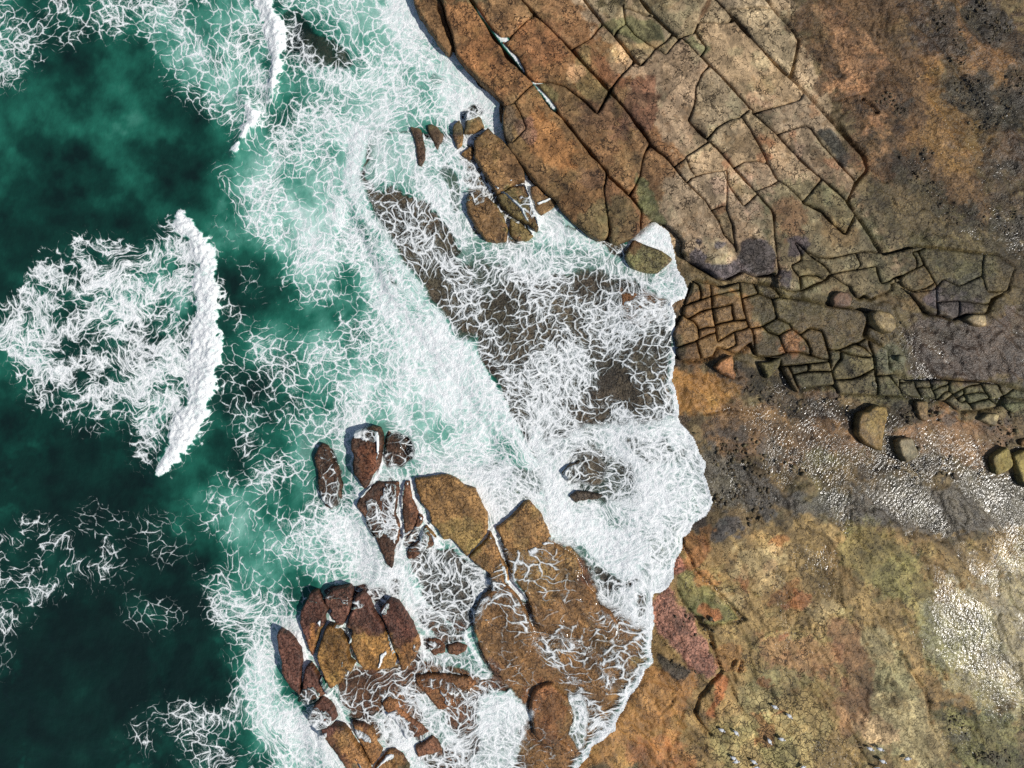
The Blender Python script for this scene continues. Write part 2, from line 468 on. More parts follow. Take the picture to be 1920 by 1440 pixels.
# surf rocks: outline, top height, tint etc.
ROCKS = [
    # crop, outline, top z, base z, bevel px, tone, label
    ('A', (370, -150, 405, 0, 430, 60, 490, 150, 545, 240, 605, 298, 622, 260, 592, 190, 562, 130, 545, 60, 520, 0, 470, -150), 0.8, -0.3, 9,
     'long narrow brown rock lying along the shelf at the top edge'),
    ('Q', (150, 240, 240, 250, 270, 330, 290, 440, 290, 540, 265, 620, 215, 610, 205, 480, 180, 350), 0.38, -0.3, 9,
     'thin dark upright rock, leftmost of the upper rocks awash'),
    ('Q', (310, 230, 360, 210, 430, 260, 470, 320, 450, 400, 410, 470, 360, 380, 320, 290), 0.38, -0.3, 10,
     'small dark brown rock between the thin upright rock and the pointed rock'),
    ('Q', (620, 165, 650, 230, 660, 320, 640, 420, 600, 455, 580, 380, 545, 320, 560, 220), 0.5, -0.3, 8,
     'small pointed brown rock tapering downwards beside the triangular rock'),
    ('Q', (690, 110, 780, 100, 830, 160, 860, 240, 780, 290, 670, 310, 680, 220), 0.5, -0.3, 8,
     'triangular brown rock veiled with foam above the biggest shelf-side rock'),
    ('Q', (900, 240, 960, 300, 1040, 380, 1130, 460, 1190, 560, 1240, 650, 1255, 760, 1150, 780, 1060, 850, 985, 890, 920, 770, 850, 660,
           790, 570, 770, 540, 768, 450, 760, 370, 820, 310), 0.85, -0.3, 9,
     'largest olive brown rock beside the shelf with foam threads on top'),
    ('Q', (640, 490, 745, 405, 752, 540, 715, 560), 0.5, -0.3, 6, 'little cracked wedge of rock on the seaward corner of the largest shelf-side rock'),
    ('Q', (995, 905, 1072, 856, 1122, 815, 1248, 808, 1298, 920, 1348, 1060, 1388, 1200, 1380, 1248, 1280, 1180, 1180, 1120, 1080, 1050, 1015, 970), 0.75, -0.3, 9,
     'cracked olive rock tapering to a point below the largest shelf-side rock'),
    ('Q', (780, 880, 900, 930, 980, 1000, 1060, 1110, 1095, 1230, 1085, 1340, 980, 1350, 880, 1340, 790, 1220, 710, 1090, 690, 980, 720, 900), 0.7, -0.3, 11,
     'rounded dark olive rock on the foamy side, lowest left of the upper rocks'),
    ('Q', (1112, 1125, 1200, 1178, 1290, 1248, 1340, 1295, 1280, 1340, 1190, 1340, 1122, 1290, 1105, 1200), 0.55, -0.3, 9,
     'small rounded olive rock tucked between two larger rocks'),
    ('Q', (1310, 820, 1400, 800, 1450, 900, 1540, 950, 1560, 1000, 1500, 1050, 1410, 1090, 1360, 1000, 1330, 900), 0.6, -0.3, 8,
     'small brown rock in the foam channel hugging the shelf edge'),
    ('R', (290, 170, 450, 240, 600, 290, 735, 390, 700, 440, 620, 500, 560, 550, 400, 540, 270, 480, 190, 360, 240, 240), 0.75, -0.1, 7,
     'olive tilted block at the foot of the shelf with foam on two sides'),
    ('R', (130, 770, 340, 740, 520, 820, 612, 930, 600, 1030, 480, 1080, 300, 1000, 160, 930), 0.46, -0.1, 16,
     'low orange brown rock awash just behind the foam front'),
    ('L', (250, 370, 330, 420, 370, 540, 430, 620, 490, 830, 470, 1000, 370, 1120, 290, 1070, 210, 900, 200, 700, 170, 500), 0.36, -0.4, 12,
     'dark seaweedy rock awash, leftmost of the middle rocks'),
    ('L', (900, 190, 935, 270, 930, 480, 898, 620, 800, 800, 740, 885, 665, 780, 615, 730, 602, 500, 580, 350, 650, 230, 800, 180), 0.75, -0.4, 10,
     'dark red tooth-shaped rock pointing down towards a foam channel'),
    ('L', (1000, 230, 1100, 290, 1205, 340, 1160, 480, 1185, 550, 1000, 595, 955, 560, 955, 350), 0.3, -0.4, 14,
     'half drowned dark rock right of the dark red tooth-shaped rock'),
    ('X', (705, 902, 748, 904, 746, 935, 742, 960, 750, 988, 748, 1012, 739, 1030, 736, 1066, 723, 1057, 700, 1003, 683, 970, 667, 947, 677, 930), 0.55, -0.4, 9,
     'large dark reddish rock split by white trickles, left of the golden rock'),
    ('M', (238, 132, 290, 130, 302, 250, 340, 400, 388, 480, 375, 560, 330, 680, 215, 785, 225, 600, 200, 480, 205, 320), 0.55, -0.3, 6,
     'narrow dark red rib of rock between two white trickles'),
    ('M', (335, 105, 500, 90, 700, 60, 800, 90, 900, 190, 1020, 220, 1060, 310, 1110, 420, 1160, 510, 1175, 650, 1150, 735, 1050, 855, 930, 985, 880, 940,
           790, 840, 740, 790, 655, 790, 595, 680, 515, 600, 505, 480, 410, 370, 375, 250), 0.8, -0.3, 10,
     'large golden brown rock with one straight top edge, centre of the lower rocks'),
    ('M', (395, 500, 440, 520, 435, 610, 330, 720, 250, 790, 330, 690), 0.55, -0.3, 5, 'small orange sliver of rock beside the dark red rib'),
    ('M', (250, 900, 400, 800, 460, 640, 480, 630, 598, 765, 588, 840, 420, 940, 340, 1015, 260, 1015), 0.5, -0.3, 8,
     'reddish brown rock at the head of the web-covered pool'),
    ('X', (993, 938, 1012, 960, 1028, 993, 1040, 1020, 1078, 1043, 1088, 1063, 1087, 1078, 1102, 1102, 1118, 1117, 1123, 1135, 1147, 1148, 1160, 1175, 1150, 1200,
           1100, 1196, 1040, 1188, 1012, 1180, 1001, 1160, 988, 1120, 960, 1086, 953, 1052, 940, 1017, 930, 991, 961, 967, 983, 941), 0.72, -0.1, 11,
     'broad golden brown ledge beside the dense white foam tongue'),
    ('M', (1190, 715, 1238, 770, 1285, 900, 1325, 1010, 1380, 1100, 1400, 1240, 1345, 1335, 1212, 1350, 1215, 1290, 1180, 1180, 1010, 1060, 948, 1000, 1055, 897, 1155, 785), 0.7, -0.1, 8,
     'golden wedge of rock between the golden rock and the broad ledge'),
    ('X', (920, 1108, 953, 1098, 973, 1120, 988, 1150, 1000, 1185, 989, 1230, 968, 1254, 945, 1278, 925, 1262, 905, 1230, 890, 1195, 887, 1150, 902, 1120), 0.56, -0.1, 10,
     'brown ledge streaked with thin foam below the golden wedge'),
    ('S', (120, 630, 240, 670, 320, 760, 372, 860, 382, 980, 372, 1160, 368, 1310, 430, 1395, 380, 1360, 250, 1260, 170, 1120, 150, 960, 120, 800, 100, 680), 0.85, -0.5, 8,
     'dark red curved rock on the outermost seaward side of the red cluster'),
    ('S', (480, 990, 540, 1075, 618, 1200, 675, 1310, 640, 1350, 500, 1400, 440, 1390, 392, 1300, 405, 1140, 432, 1040), 0.8, -0.5, 7,
     'red brown wedge rock between the white water gully and the outer curved rock'),
    ('S', (380, 400, 480, 190, 560, 180, 615, 260, 690, 385, 655, 440, 645, 525, 590, 640, 552, 760, 528, 870, 505, 915, 455, 790, 405, 650, 368, 520), 0.85, -0.5, 7,
     'dark red strip with an orange flank along the black crack of the red cluster'),
    ('S', (668, 565, 755, 570, 855, 690, 930, 785, 893, 870, 912, 955, 985, 1005, 935, 1088, 835, 1175, 722, 1290, 685, 1250, 608, 1080, 556, 940, 582, 800, 632, 650), 1.0, -0.5, 8,
     'golden seaweed-covered rock right of the black crack in the red cluster'),
    ('S', (645, 240, 720, 165, 840, 142, 920, 132, 965, 165, 962, 240, 950, 330, 920, 440, 865, 550, 790, 555, 700, 440, 725, 390, 655, 330), 0.9, -0.5, 8,
     'dark maroon rock at the top of the red cluster facing the mint water'),
    ('S', (985, 240, 1080, 205, 1145, 280, 1195, 400, 1252, 490, 1300, 565, 1330, 650, 1360, 735, 1410, 860, 1450, 960, 1435, 1035, 1300, 1065, 1150, 1085, 1092, 1078,
           1025, 985, 938, 780, 965, 625, 885, 565, 950, 440, 972, 335), 1.0, -0.5, 9,
     'broad maroon and gold rock in the middle of the red cluster'),
    ('S', (1268, 400, 1380, 255, 1475, 300, 1555, 420, 1635, 560, 1695, 700, 1725, 800, 1675, 930, 1530, 1055, 1495, 1045, 1480, 930, 1430, 830, 1392, 720, 1350, 580, 1300, 500), 0.9, -0.5, 8,
     'maroon and gold rock on the right flank of the red cluster'),
    ('P', (10, 100, 140, 115, 200, 180, 195, 265, 80, 298, 20, 240), 0.5, -0.3, 8, 'small rounded brown rock just right of the red cluster'),
    ('P', (225, 195, 330, 150, 450, 190, 440, 250, 330, 310, 235, 288), 0.5, -0.3, 8, 'second small rounded brown rock from the red cluster, under a trickle'),
    ('O', (180, 600, 260, 540, 340, 600, 400, 680, 425, 775, 375, 815, 235, 848, 170, 800, 120, 720), 0.8, -0.5, 9,
     'foam-laced maroon rock below the white water gully'),
    ('O', (238, 888, 360, 838, 495, 858, 550, 930, 610, 1030, 680, 1130, 750, 1240, 790, 1310, 810, 1500, 640, 1500, 500, 1300, 420, 1160, 330, 1060, 265, 960), 0.9, -0.5, 9,
     'golden brown elongated rock at the bottom edge facing the sea'),
    ('O', (585, 808, 720, 835, 830, 905, 865, 1040, 932, 1130, 895, 1228, 830, 1300, 795, 1260, 715, 1100, 655, 990), 0.75, -0.4, 9,
     'golden brown rock behind a white trickle beside the elongated bottom rock'),
    ('X', (780, 1270, 800, 1265, 827, 1265, 855, 1270, 880, 1270, 892, 1283, 880, 1295, 855, 1293, 848, 1300, 848, 1318, 835, 1332, 822, 1333, 810, 1318, 795, 1300, 780, 1285), 0.55, -0.2, 9,
     'orange brown rock ringed by foam below the two small rounded rocks'),
    ('O', (930, 600, 1000, 530, 1110, 560, 1130, 660, 1250, 750, 1380, 840, 1470, 920, 1400, 960, 1280, 1000, 1200, 960, 1170, 880, 1080, 760, 960, 680), 0.5, -0.2, 9,
     'long low brown rock slanting through the bottom foam'),
    ('O', (1310, 1090, 1420, 1030, 1490, 970, 1560, 1020, 1610, 1150, 1500, 1180, 1340, 1210), 0.55, -0.2, 9,
     'small brown triangular rock surrounded by foam near the bottom edge'),
    ('O', (850, 1318, 1000, 1125, 1090, 1115, 1180, 1200, 1250, 1320, 1200, 1500, 900, 1500), 0.6, -0.4, 8,
     'brown rock with a white foam cap cut by the bottom edge'),
    ('P', (1200, 700, 1300, 640, 1400, 620, 1500, 700, 1600, 800, 1660, 950, 1660, 1070, 1580, 1160, 1480, 1240, 1620, 1330, 1660, 1420, 1450, 1380, 1300, 1300,
           1210, 1200, 1190, 1050, 1150, 900, 1170, 800), 0.58, -0.1, 14,
     'broad orange brown rock left of the last foam channel at the bottom'),
    ('N', (1010, 60, 1080, 10, 1220, 10, 1390, 50, 1330, 90, 1200, 110, 1070, 140), 0.55, -0.1, 7, 'small oval brown rock poking through the dense white foam'),
    ('X', (1053, 886, 1068, 872, 1086, 866, 1100, 876, 1112, 892, 1098, 905, 1080, 896, 1064, 902), 0.5, -0.1, 7,
     'ragged little brown rock just above the small oval rock'),
    # loose blocks on the right
    ('E', (600, 1250, 680, 1170, 800, 1112, 815, 1180, 820, 1280, 850, 1330, 820, 1400, 700, 1335), 0.95, 0.1, 6, 'orange triangular block standing alone below the left blocks'),
    ('E', (1112, 1200, 1230, 1192, 1358, 1125, 1340, 1230, 1290, 1300, 1200, 1385, 1150, 1262), 0.8, 0.1, 6, 'olive three-cornered block over a dark hollow'),
    ('I', (260, 240, 390, 260, 408, 340, 370, 480, 342, 640, 340, 760, 270, 740, 150, 680, 50, 570, 60, 430, 90, 320, 170, 300), 0.95, 0.1, 9,
     'big rounded golden boulder with a pale right edge, water curling round it'),
    ('I', (510, 630, 680, 600, 750, 810, 610, 890, 540, 780), 1.0, 0.1, 5, 'square grey block with a black shadow, below the golden boulder'),
    ('I', (1720, 710, 1755, 725, 1800, 860, 1800, 940, 1650, 1030, 1600, 1000, 1570, 820), 0.95, 0.1, 5, 'smooth olive block near the right edge, left one of the pair'),
    ('I', (1800, 800, 1920, 752, 2080, 745, 2120, 1200, 1930, 1160, 1870, 1000), 1.0, 0.1, 5, 'smooth olive block cut by the right edge'),
    ('I', (1880, 650, 1920, 620, 2000, 605, 2010, 700, 1905, 700), 0.8, 0.1, 5, 'little orange brown stone above the block at the right edge'),
    ('F', (1050, 250, 1160, 280, 1210, 350, 1222, 440, 1150, 510, 1060, 480, 960, 390, 925, 290, 1000, 240), 1.25, 0.1, 12,
     'tilted pale-topped boulder with a deep black shadow beside a sunlit rill'),
    ('F', (480, 110, 560, 35, 680, 45, 722, 110, 700, 200, 600, 220, 505, 200), 0.95, 0.1, 8, 'rounded mauve brown boulder below the shelf with water rippling past'),
    ('I', (700, 200, 850, 185, 858, 390, 830, 428, 745, 380), 0.75, 0.1, 6, 'speckled ochre block above the sandy hollow'),
    ('I', (1420, 400, 1500, 335, 1645, 332, 1658, 365, 1610, 480, 1520, 450), 0.85, 0.1, 6, 'tan leaf-shaped block lowest of the right block row'),
    ('I', (1700, 225, 1810, 205, 1915, 200, 1990, 230, 1910, 275, 1810, 335, 1740, 285), 0.8, 0.1, 6, 'olive pointed block at the right edge below the block row'),
    ('X', (1811, 598, 1822, 590, 1850, 590, 1853, 611, 1838, 612, 1828, 609), 1.05, 0.1, 5, 'pale tan stone below the dark crusted lump'),
    ('F', (940, 1040, 985, 1070, 995, 1120, 965, 1130, 930, 1095), 0.85, 0.1, 4, 'little grey stone wedged in a gap of the block row'),
    ('F', (1225, 760, 1310, 755, 1330, 800, 1270, 835, 1225, 815), 0.75, 0.1, 4, 'small pale green stone at the end of the pebbly ridge'),
]

# upper shelf and block field: outlines and joints
SHELF = T('X', 790, -56, 828, 0, 837, 37, 847, 63, 853, 97, 873, 123, 900, 150, 923, 170, 945, 195, 942, 217, 943, 247, 953, 277, 970, 297, 987, 320,
          1003, 340, 1020, 357, 1040, 373, 1053, 393, 1077, 417, 1100, 437, 1120, 450, 1137, 448, 1142, 443, 1147, 453, 1160, 457, 1180, 450, 1195, 440, 1203, 432,
          1225, 412, 1255, 422, 1268, 435, 1282, 452, 1278, 470, 1285, 485, 1300, 498, 1323, 510, 1350, 525, 1362, 525, 1383, 515, 1392, 508, 1420, 520,
          1437, 518, 1455, 510, 1455, 527, 1462, 540, 1503, 545, 1522, 535, 1548, 525, 1557, 512, 1570, 522, 1582, 530, 1597, 538, 1603, 552, 1612, 561,
          1622, 552, 1632, 562, 1645, 555, 1672, 543, 1671, 530, 1684, 524, 1690, 530, 1733, 588, 1773, 593, 1785, 600, 1812, 588, 1850, 588, 1862, 560, 1890, 545, 1905, 500,
          1870, 478, 1800, 470, 1720, 462, 1657, 478, 1603, 400, 1587, 378, 1602, 345, 1625, 318, 1620, 293, 1590, 262, 1547, 213, 1510, 172, 1483, 143, 1497, 75,
          1480, 50, 1437, 0, 1400, -56)
BLOCKS = T('X', 1268, 660, 1262, 625, 1280, 590, 1290, 556, 1300, 524, 1330, 530, 1355, 540, 1388, 528, 1435, 532, 1452, 540, 1465, 558, 1505, 562, 1550, 572, 1610, 580,
           1630, 590, 1620, 630, 1668, 655, 1668, 690, 1700, 715, 1760, 712, 1840, 718, 1880, 720, 1925, 735, 1925, 752, 1880, 742, 1868, 765, 1832, 770, 1815, 770, 1800, 772,
           1778, 752, 1762, 752, 1748, 748, 1715, 745, 1695, 742, 1650, 742, 1575, 740, 1567, 722, 1502, 728, 1500, 738, 1488, 725, 1470, 695, 1462, 672, 1420, 668, 1410, 640,
           1382, 663, 1345, 650, 1337, 668, 1315, 674, 1277, 676)
JOINTS = [
    T('A', 905, 592, 960, 580, 1010, 530, 1060, 480, 1085, 462),
    T('A', 600, -190, 730, 0, 790, 90, 850, 180, 900, 235, 940, 300, 990, 350, 1040, 420, 1085, 462, 1140, 530, 1200, 610, 1270, 690, 1340, 780, 1420, 880, 1490, 960,
      1500, 990, 1560, 1040, 1625, 1098, 1690, 1182, 1685, 1260, 1692, 1310),
    T('A', 880, 222, 940, 210, 1000, 150, 1040, 110, 1092, 76), T('A', 900, -80, 940, 0, 980, 70, 1020, 128),
    T('A', 870, -200, 1020, 0, 1090, 80, 1150, 130, 1220, 200, 1300, 275, 1370, 355, 1440, 430, 1510, 510, 1580, 590, 1650, 680, 1720, 770, 1740, 810, 1830, 880, 1900, 970, 1925, 1000),
    T('A', 1140, 135, 1200, 70, 1250, 0, 1290, -60), T('A', 1292, 274, 1400, 215, 1440, 165, 1485, 122),
    T('A', 1220, -200, 1370, 0, 1420, 60, 1475, 130, 1540, 200, 1600, 265, 1650, 335, 1720, 400, 1780, 470, 1840, 540, 1925, 640),
    T('A', 1493, 528, 1570, 430, 1655, 340), T('A', 1560, -200, 1690, 0, 1750, 70, 1830, 150, 1900, 210, 1925, 235),
    T('A', 1685, 366, 1740, 310, 1770, 265, 1830, 225, 1862, 190), T('A', 1410, 20, 1530, 40, 1620, 45, 1700, 70, 1762, 85),
    T('A', 1560, -60, 1590, 46), T('A', 1540, 190, 1560, 160, 1600, 130, 1650, 190, 1720, 240, 1775, 270), T('A', 1600, 130, 1585, 35),
    T('A', 1822, 316, 1870, 250, 1912, 208), T('A', 1770, 265, 1830, 310, 1880, 350, 1930, 410),
    T('A', 1748, 802, 1710, 850, 1690, 920, 1685, 980, 1650, 1050, 1620, 1102),
    T('A', 1496, 985, 1475, 1060, 1485, 1130, 1500, 1220, 1510, 1290, 1498, 1350),
    T('A', 1685, 975, 1720, 1060, 1750, 1130, 1790, 1190, 1860, 1270, 1925, 1335), T('A', 1078, 466, 1180, 460, 1250, 480, 1360, 560, 1440, 640, 1515, 505),
    T('A', 1872, 940, 1930, 895), T('A', 970, 572, 1010, 640, 1040, 720, 960, 800, 900, 780),
    T('B', 60, -190, 190, 0, 250, 60, 300, 110, 380, 200, 470, 295, 560, 390, 615, 436, 680, 500, 750, 580, 800, 640, 880, 720, 950, 800, 1035, 890),
    T('B', -15, 195, 60, 270, 140, 350, 200, 410, 280, 490, 350, 570, 410, 640, 470, 700, 540, 760, 620, 850, 700, 930, 780, 1000, 860, 1070, 920, 1130, 970, 1200, 1040, 1290, 1110, 1420),
    T('B', 105, -60, 105, 50, 95, 110, 70, 180, -10, 205), T('B', 70, 175, 135, 265, 100, 318), T('B', 92, 120, 230, 130, 308, 100), T('B', 240, 50, 440, 30, 500, 40),
    T('B', -10, 618, 50, 690, 140, 775, 230, 870, 290, 940, 350, 1010, 410, 1075, 500, 1180, 515, 1225),
    T('B', 35, 675, 70, 580, 75, 490, 110, 410, 158, 362), T('B', -10, 380, 75, 488),
    T('B', 140, 780, 200, 710, 270, 670, 335, 655, 380, 612, 420, 648), T('B', 335, 650, 370, 700, 410, 770, 460, 860, 490, 930, 530, 1000, 600, 1050, 680, 1130, 780, 1180, 840, 1250, 925, 1325),
    T('B', 400, 634, 520, 600, 665, 560, 690, 510), T('B', -10, 895, 80, 840, 150, 792), T('B', 285, 945, 350, 910, 420, 900, 485, 915), T('B', -10, 985, 60, 1060, 130, 1130, 170, 1190, 200, 1240, 230, 1320, 290, 1380, 312, 1450),
    T('B', 20, 890, 50, 960, 85, 1000), T('B', 22, 1035, 50, 1000, 130, 970, 230, 960, 255, 950), T('B', 230, 955, 260, 1040, 310, 1110, 350, 1160, 420, 1090),
    T('B', 405, 1078, 500, 1040, 545, 1012), T('B', -10, 1275, 60, 1220, 160, 1182), T('B', 250, 955, 250, 1180, 280, 1260, 300, 1400), T('B', 512, 1200, 515, 1320, 520, 1450),
    T('B', 725, 720, 780, 800, 850, 880, 920, 960, 960, 1000, 1000, 1060), T('B', 690, 600, 720, 700, 730, 730), T('B', 540, 750, 690, 700, 730, 720),
    T('B', 350, 1165, 520, 1270), T('B', 170, 1180, 240, 1150, 260, 1180, 350, 1290), T('B', 620, 840, 720, 940, 850, 890), T('B', 680, 1135, 740, 1060, 790, 1005),
    T('B', 920, 1320, 975, 1205),
    # fan of cut blocks below
    T('H', 60, 300, 85, 480, 100, 640, 125, 780, 85, 830), T('H', 180, 390, 250, 400, 360, 470, 450, 560, 540, 640, 640, 700, 720, 800), T('H', 250, 710, 380, 650, 380, 570, 300, 430),
    T('H', 255, 705, 310, 780, 360, 840, 370, 940, 385, 1000), T('H', 190, 650, 260, 710), T('H', 360, 835, 430, 810, 560, 820, 650, 880), T('H', 450, 560, 560, 610, 700, 620, 860, 590, 990, 560, 1130, 540, 1250, 560),
    T('H', 990, 560, 1050, 690, 1010, 760, 1020, 800, 990, 940), T('H', 740, 800, 860, 770, 1020, 750, 1180, 720, 1340, 680), T('H', 1225, 715, 1250, 830, 1280, 920), T('H', 1100, 952, 1280, 910, 1470, 860),
    T('H', 230, 220, 380, 330, 540, 310, 560, 350, 590, 420), T('H', 400, 0, 520, 60, 620, 120, 720, 230, 830, 300, 910, 350, 1010, 480), T('H', 730, 220, 640, 300, 545, 320),
    T('H', 1390, 670, 1500, 610, 1610, 560, 1700, 540, 1830, 480), T('H', 1455, 855, 1600, 770, 1760, 700, 1930, 640), T('H', 1700, 540, 1760, 690, 1850, 840, 1930, 960), T('H', 1620, 560, 1670, 620, 1680, 740),
    T('H', 1540, 870, 1700, 830, 1850, 800, 1990, 780), T('H', 1690, 990, 1790, 960, 1880, 900), T('H', 1500, 620, 1470, 690, 1400, 760),
    T('C', 1340, 0, 1400, 110, 1440, 180), T('C', 1480, -20, 1530, 90, 1620, 80), T('C', 1700, -20, 1690, 110, 1720, 200, 1850, 200), T('C', 1240, 170, 1310, 200, 1420, 190, 1470, 130), T('C', 1330, 250, 1420, 260, 1560, 250, 1700, 270, 1850, 250),
    T('C', 1560, 250, 1560, 360), T('C', 1470, 130, 1560, 170, 1690, 110), T('C', 1430, 185, 1440, 330),
    # block field
    T('E', 330, 250, 430, 330, 445, 400, 450, 495), T('E', 250, 570, 350, 520, 450, 490, 540, 460, 640, 430, 780, 400, 895, 380), T('E', 515, 170, 550, 320, 565, 450, 570, 570, 600, 700, 620, 830, 630, 930, 650, 990),
    T('E', 880, 170, 890, 380, 910, 490, 940, 640, 970, 740, 990, 790, 1020, 820, 1050, 900, 1050, 1000, 1060, 1160), T('E', 340, 690, 430, 630, 500, 605, 590, 590, 700, 570, 800, 540), T('E', 250, 660, 280, 690, 370, 730, 420, 800, 430, 900, 432, 935),
    T('E', 425, 832, 500, 805, 610, 792), T('E', 425, 935, 540, 880, 630, 860), T('E', 170, 1035, 290, 990, 400, 960, 430, 930), T('E', 400, 960, 420, 1050, 450, 1150, 470, 1200), T('E', 605, 775, 700, 750, 830, 720, 975, 720),
    T('E', 640, 968, 740, 900, 830, 850, 920, 830, 1000, 798), T('E', 790, 535, 800, 650, 832, 728), T('E', 740, 1060, 850, 1000, 830, 850), T('E', 1150, 790, 1200, 850, 1280, 880, 1330, 900, 1360, 980, 1400, 1070, 1420, 1095),
    T('E', 1330, 900, 1400, 850, 1480, 820, 1560, 880, 1640, 950, 1680, 1050, 1690, 1125), T('E', 1050, 1125, 1150, 1150, 1280, 1130, 1370, 1110, 1400, 1085, 1550, 1080, 1700, 1120, 1780, 1150, 1880, 1172),
    T('E', 1400, 1240, 1560, 1230, 1660, 1215, 1890, 1180), T('E', 1430, 1230, 1490, 1340, 1530, 1440, 1550, 1480), T('E', 1660, 1210, 1665, 1310), T('E', 1480, 1342, 1600, 1310, 1660, 1300, 1910, 1300),
    T('E', 1480, 825, 1440, 760, 1560, 640), T('E', 1020, 815, 1150, 790, 1300, 700, 1440, 760), T('E', 900, 480, 1100, 420, 1250, 480, 1300, 700), T('E', 1100, 420, 1040, 300, 1000, 200), T('E', 1250, 480, 1450, 440),
    T('F', 370, 480, 410, 580, 440, 700, 460, 830, 485, 940, 510, 1040, 520, 1150, 545, 1230), T('F', 100, 540, 240, 450, 370, 480, 480, 380, 560, 300), T('F', 440, 690, 540, 700, 640, 670, 720, 630, 790, 620), T('F', 715, 600, 790, 640, 860, 675, 970, 780),
    T('F', 580, 710, 700, 750, 860, 780, 970, 770), T('F', 485, 945, 540, 850, 590, 800, 580, 700), T('F', 505, 1035, 700, 1030, 820, 990, 975, 900), T('F', 740, 880, 850, 985), T('F', 960, 770, 975, 950, 990, 1080, 1000, 1230),
    T('F', 970, 990, 1100, 985, 1250, 950), T('F', 1130, 985, 1200, 1080, 1250, 1140, 1290, 1240), T('F', 790, 620, 900, 545, 1120, 540), T('F', 900, 545, 910, 650, 970, 780), T('F', 1280, 900, 1240, 1100),
    T('G', 870, 680, 900, 780, 930, 830, 960, 940), T('G', 910, 795, 1000, 750, 1100, 720), T('G', 970, 890, 1040, 810, 1090, 800, 1080, 730, 1090, 690), T('G', 1085, 795, 1130, 842), T('G', 1030, 930, 1090, 870, 1130, 840, 1200, 800, 1240, 770, 1320, 740, 1450, 722),
    T('G', 1125, 835, 1180, 890, 1220, 930, 1300, 905), T('G', 1175, 880, 1260, 835), T('G', 1236, 760, 1260, 850, 1290, 930, 1330, 960, 1380, 1050), T('G', 1255, 845, 1380, 820, 1520, 818), T('G', 1300, 943, 1420, 915, 1560, 885),
    T('G', 1435, 690, 1470, 780, 1530, 850, 1550, 900, 1640, 950), T('G', 1640, 720, 1670, 800, 1720, 860), T('G', 1550, 900, 1670, 890, 1730, 845, 1800, 790), T('G', 560, 700, 700, 690, 720, 760, 800, 900), T('G', 720, 760, 890, 760),
]

# ------------------------------------------------------------------ rasters: rock colour and surface state
print('painting fields')
COL = Field(srgb((100, 84, 52)))
WET = Field(0.45); CRK = Field(0.12); SPK = Field(0.25); FILM = Field(0.0); TZ = Field(0.5); GAP = Field(0.75)
L = lambda *c: srgb(c)


def tint(c, pts, feather=30, op=1.0, warp=24, rough=0.8, **kw):
    s = [(COL, L(*c))]
    for k, v in kw.items():
        s.append((dict(wet=WET, crk=CRK, spk=SPK, film=FILM, z=TZ)[k], v))
    paint(s, pts, feather, op, warp, rough)


P = lambda *v: T('X', *v)
El = ellipse
# rocks in the surf: maroon seaweed to seaward, golden turf above
tint((104, 66, 40), P(500, 780, 1160, 860, 1240, 1200, 1080, 1440, 560, 1440, 480, 1100), 16, 1, spk=0.8, wet=0.6, crk=0.1)
tint((84, 70, 52), P(600, 240, 960, 240, 1260, 460, 1290, 800, 1340, 940, 1260, 1080, 1100, 1090, 980, 930, 840, 680, 640, 480), 20, 1, spk=0.8, wet=0.7, crk=0.15)
tint((58, 46, 38), P(560, 20, 700, 20, 720, 160, 560, 160), 20, 0.9)
tint((126, 92, 46), P(880, 230, 960, 260, 1040, 370, 1030, 440, 900, 460, 860, 380, 850, 260), 10, 0.95, spk=0.55, crk=0.5)
tint((88, 62, 44), P(760, 230, 840, 225, 850, 300, 790, 320), 10, 0.8); tint((120, 110, 60), El(975, 400, 50, 40, 50), 16, 0.7); tint((120, 112, 62), P(1170, 445, 1270, 480, 1240, 520, 1180, 500), 8, 0.9, crk=0.4)
tint((140, 86, 40), P(1150, 540, 1250, 550, 1250, 600, 1170, 600), 8, 0.9)
tint((78, 54, 38), P(585, 800, 770, 790, 770, 890, 690, 930, 760, 1080, 700, 1080, 580, 940), 14, 0.9, spk=1)
tint((118, 70, 40), P(668, 850, 720, 820, 715, 880, 680, 915), 8, 0.85)
tint((142, 104, 48), P(775, 890, 900, 880, 990, 930, 1040, 1010, 1100, 1080, 1010, 1110, 900, 1120, 860, 1030, 800, 1000), 12, 0.9, spk=0.75)
tint((128, 108, 50), El(870, 1000, 50, 40), 20, 0.6)
tint((136, 94, 44), P(900, 1080, 1120, 1090, 1220, 1180, 1200, 1280, 1080, 1440, 980, 1440, 940, 1280, 880, 1180), 16, 0.9, spk=0.6)
tint((148, 88, 40), El(1010, 1330, 50, 60), 20, 0.6)
tint((94, 58, 44), P(500, 1090, 700, 1090, 790, 1120, 790, 1200, 720, 1190, 640, 1170, 600, 1180, 590, 1320, 520, 1310), 10, 0.95, spk=0.9)
tint((160, 116, 46), P(600, 1170, 650, 1185, 740, 1180, 745, 1250, 680, 1265, 625, 1300, 595, 1250, 595, 1200), 10, 0.95, spk=0.8)
tint((152, 104, 44), P(750, 1210, 792, 1200, 780, 1240, 750, 1260), 8, 0.8); tint((166, 108, 40), P(590, 1170, 605, 1165, 585, 1235, 578, 1225), 3, 0.9)
tint((148, 102, 46), P(620, 1370, 720, 1360, 760, 1440, 660, 1440), 14, 0.9); tint((96, 56, 44), P(580, 1310, 640, 1310, 650, 1360, 600, 1370), 8, 0.85)
tint((140, 88, 40), P(770, 1260, 900, 1260, 860, 1340, 820, 1360, 740, 1380, 700, 1320), 16, 0.7)
# bed of the web-covered pool
tint((84, 78, 70), P(790, 1030, 860, 1030, 920, 1090, 910, 1150, 850, 1180, 790, 1130), 8, 0.9, spk=0.4)

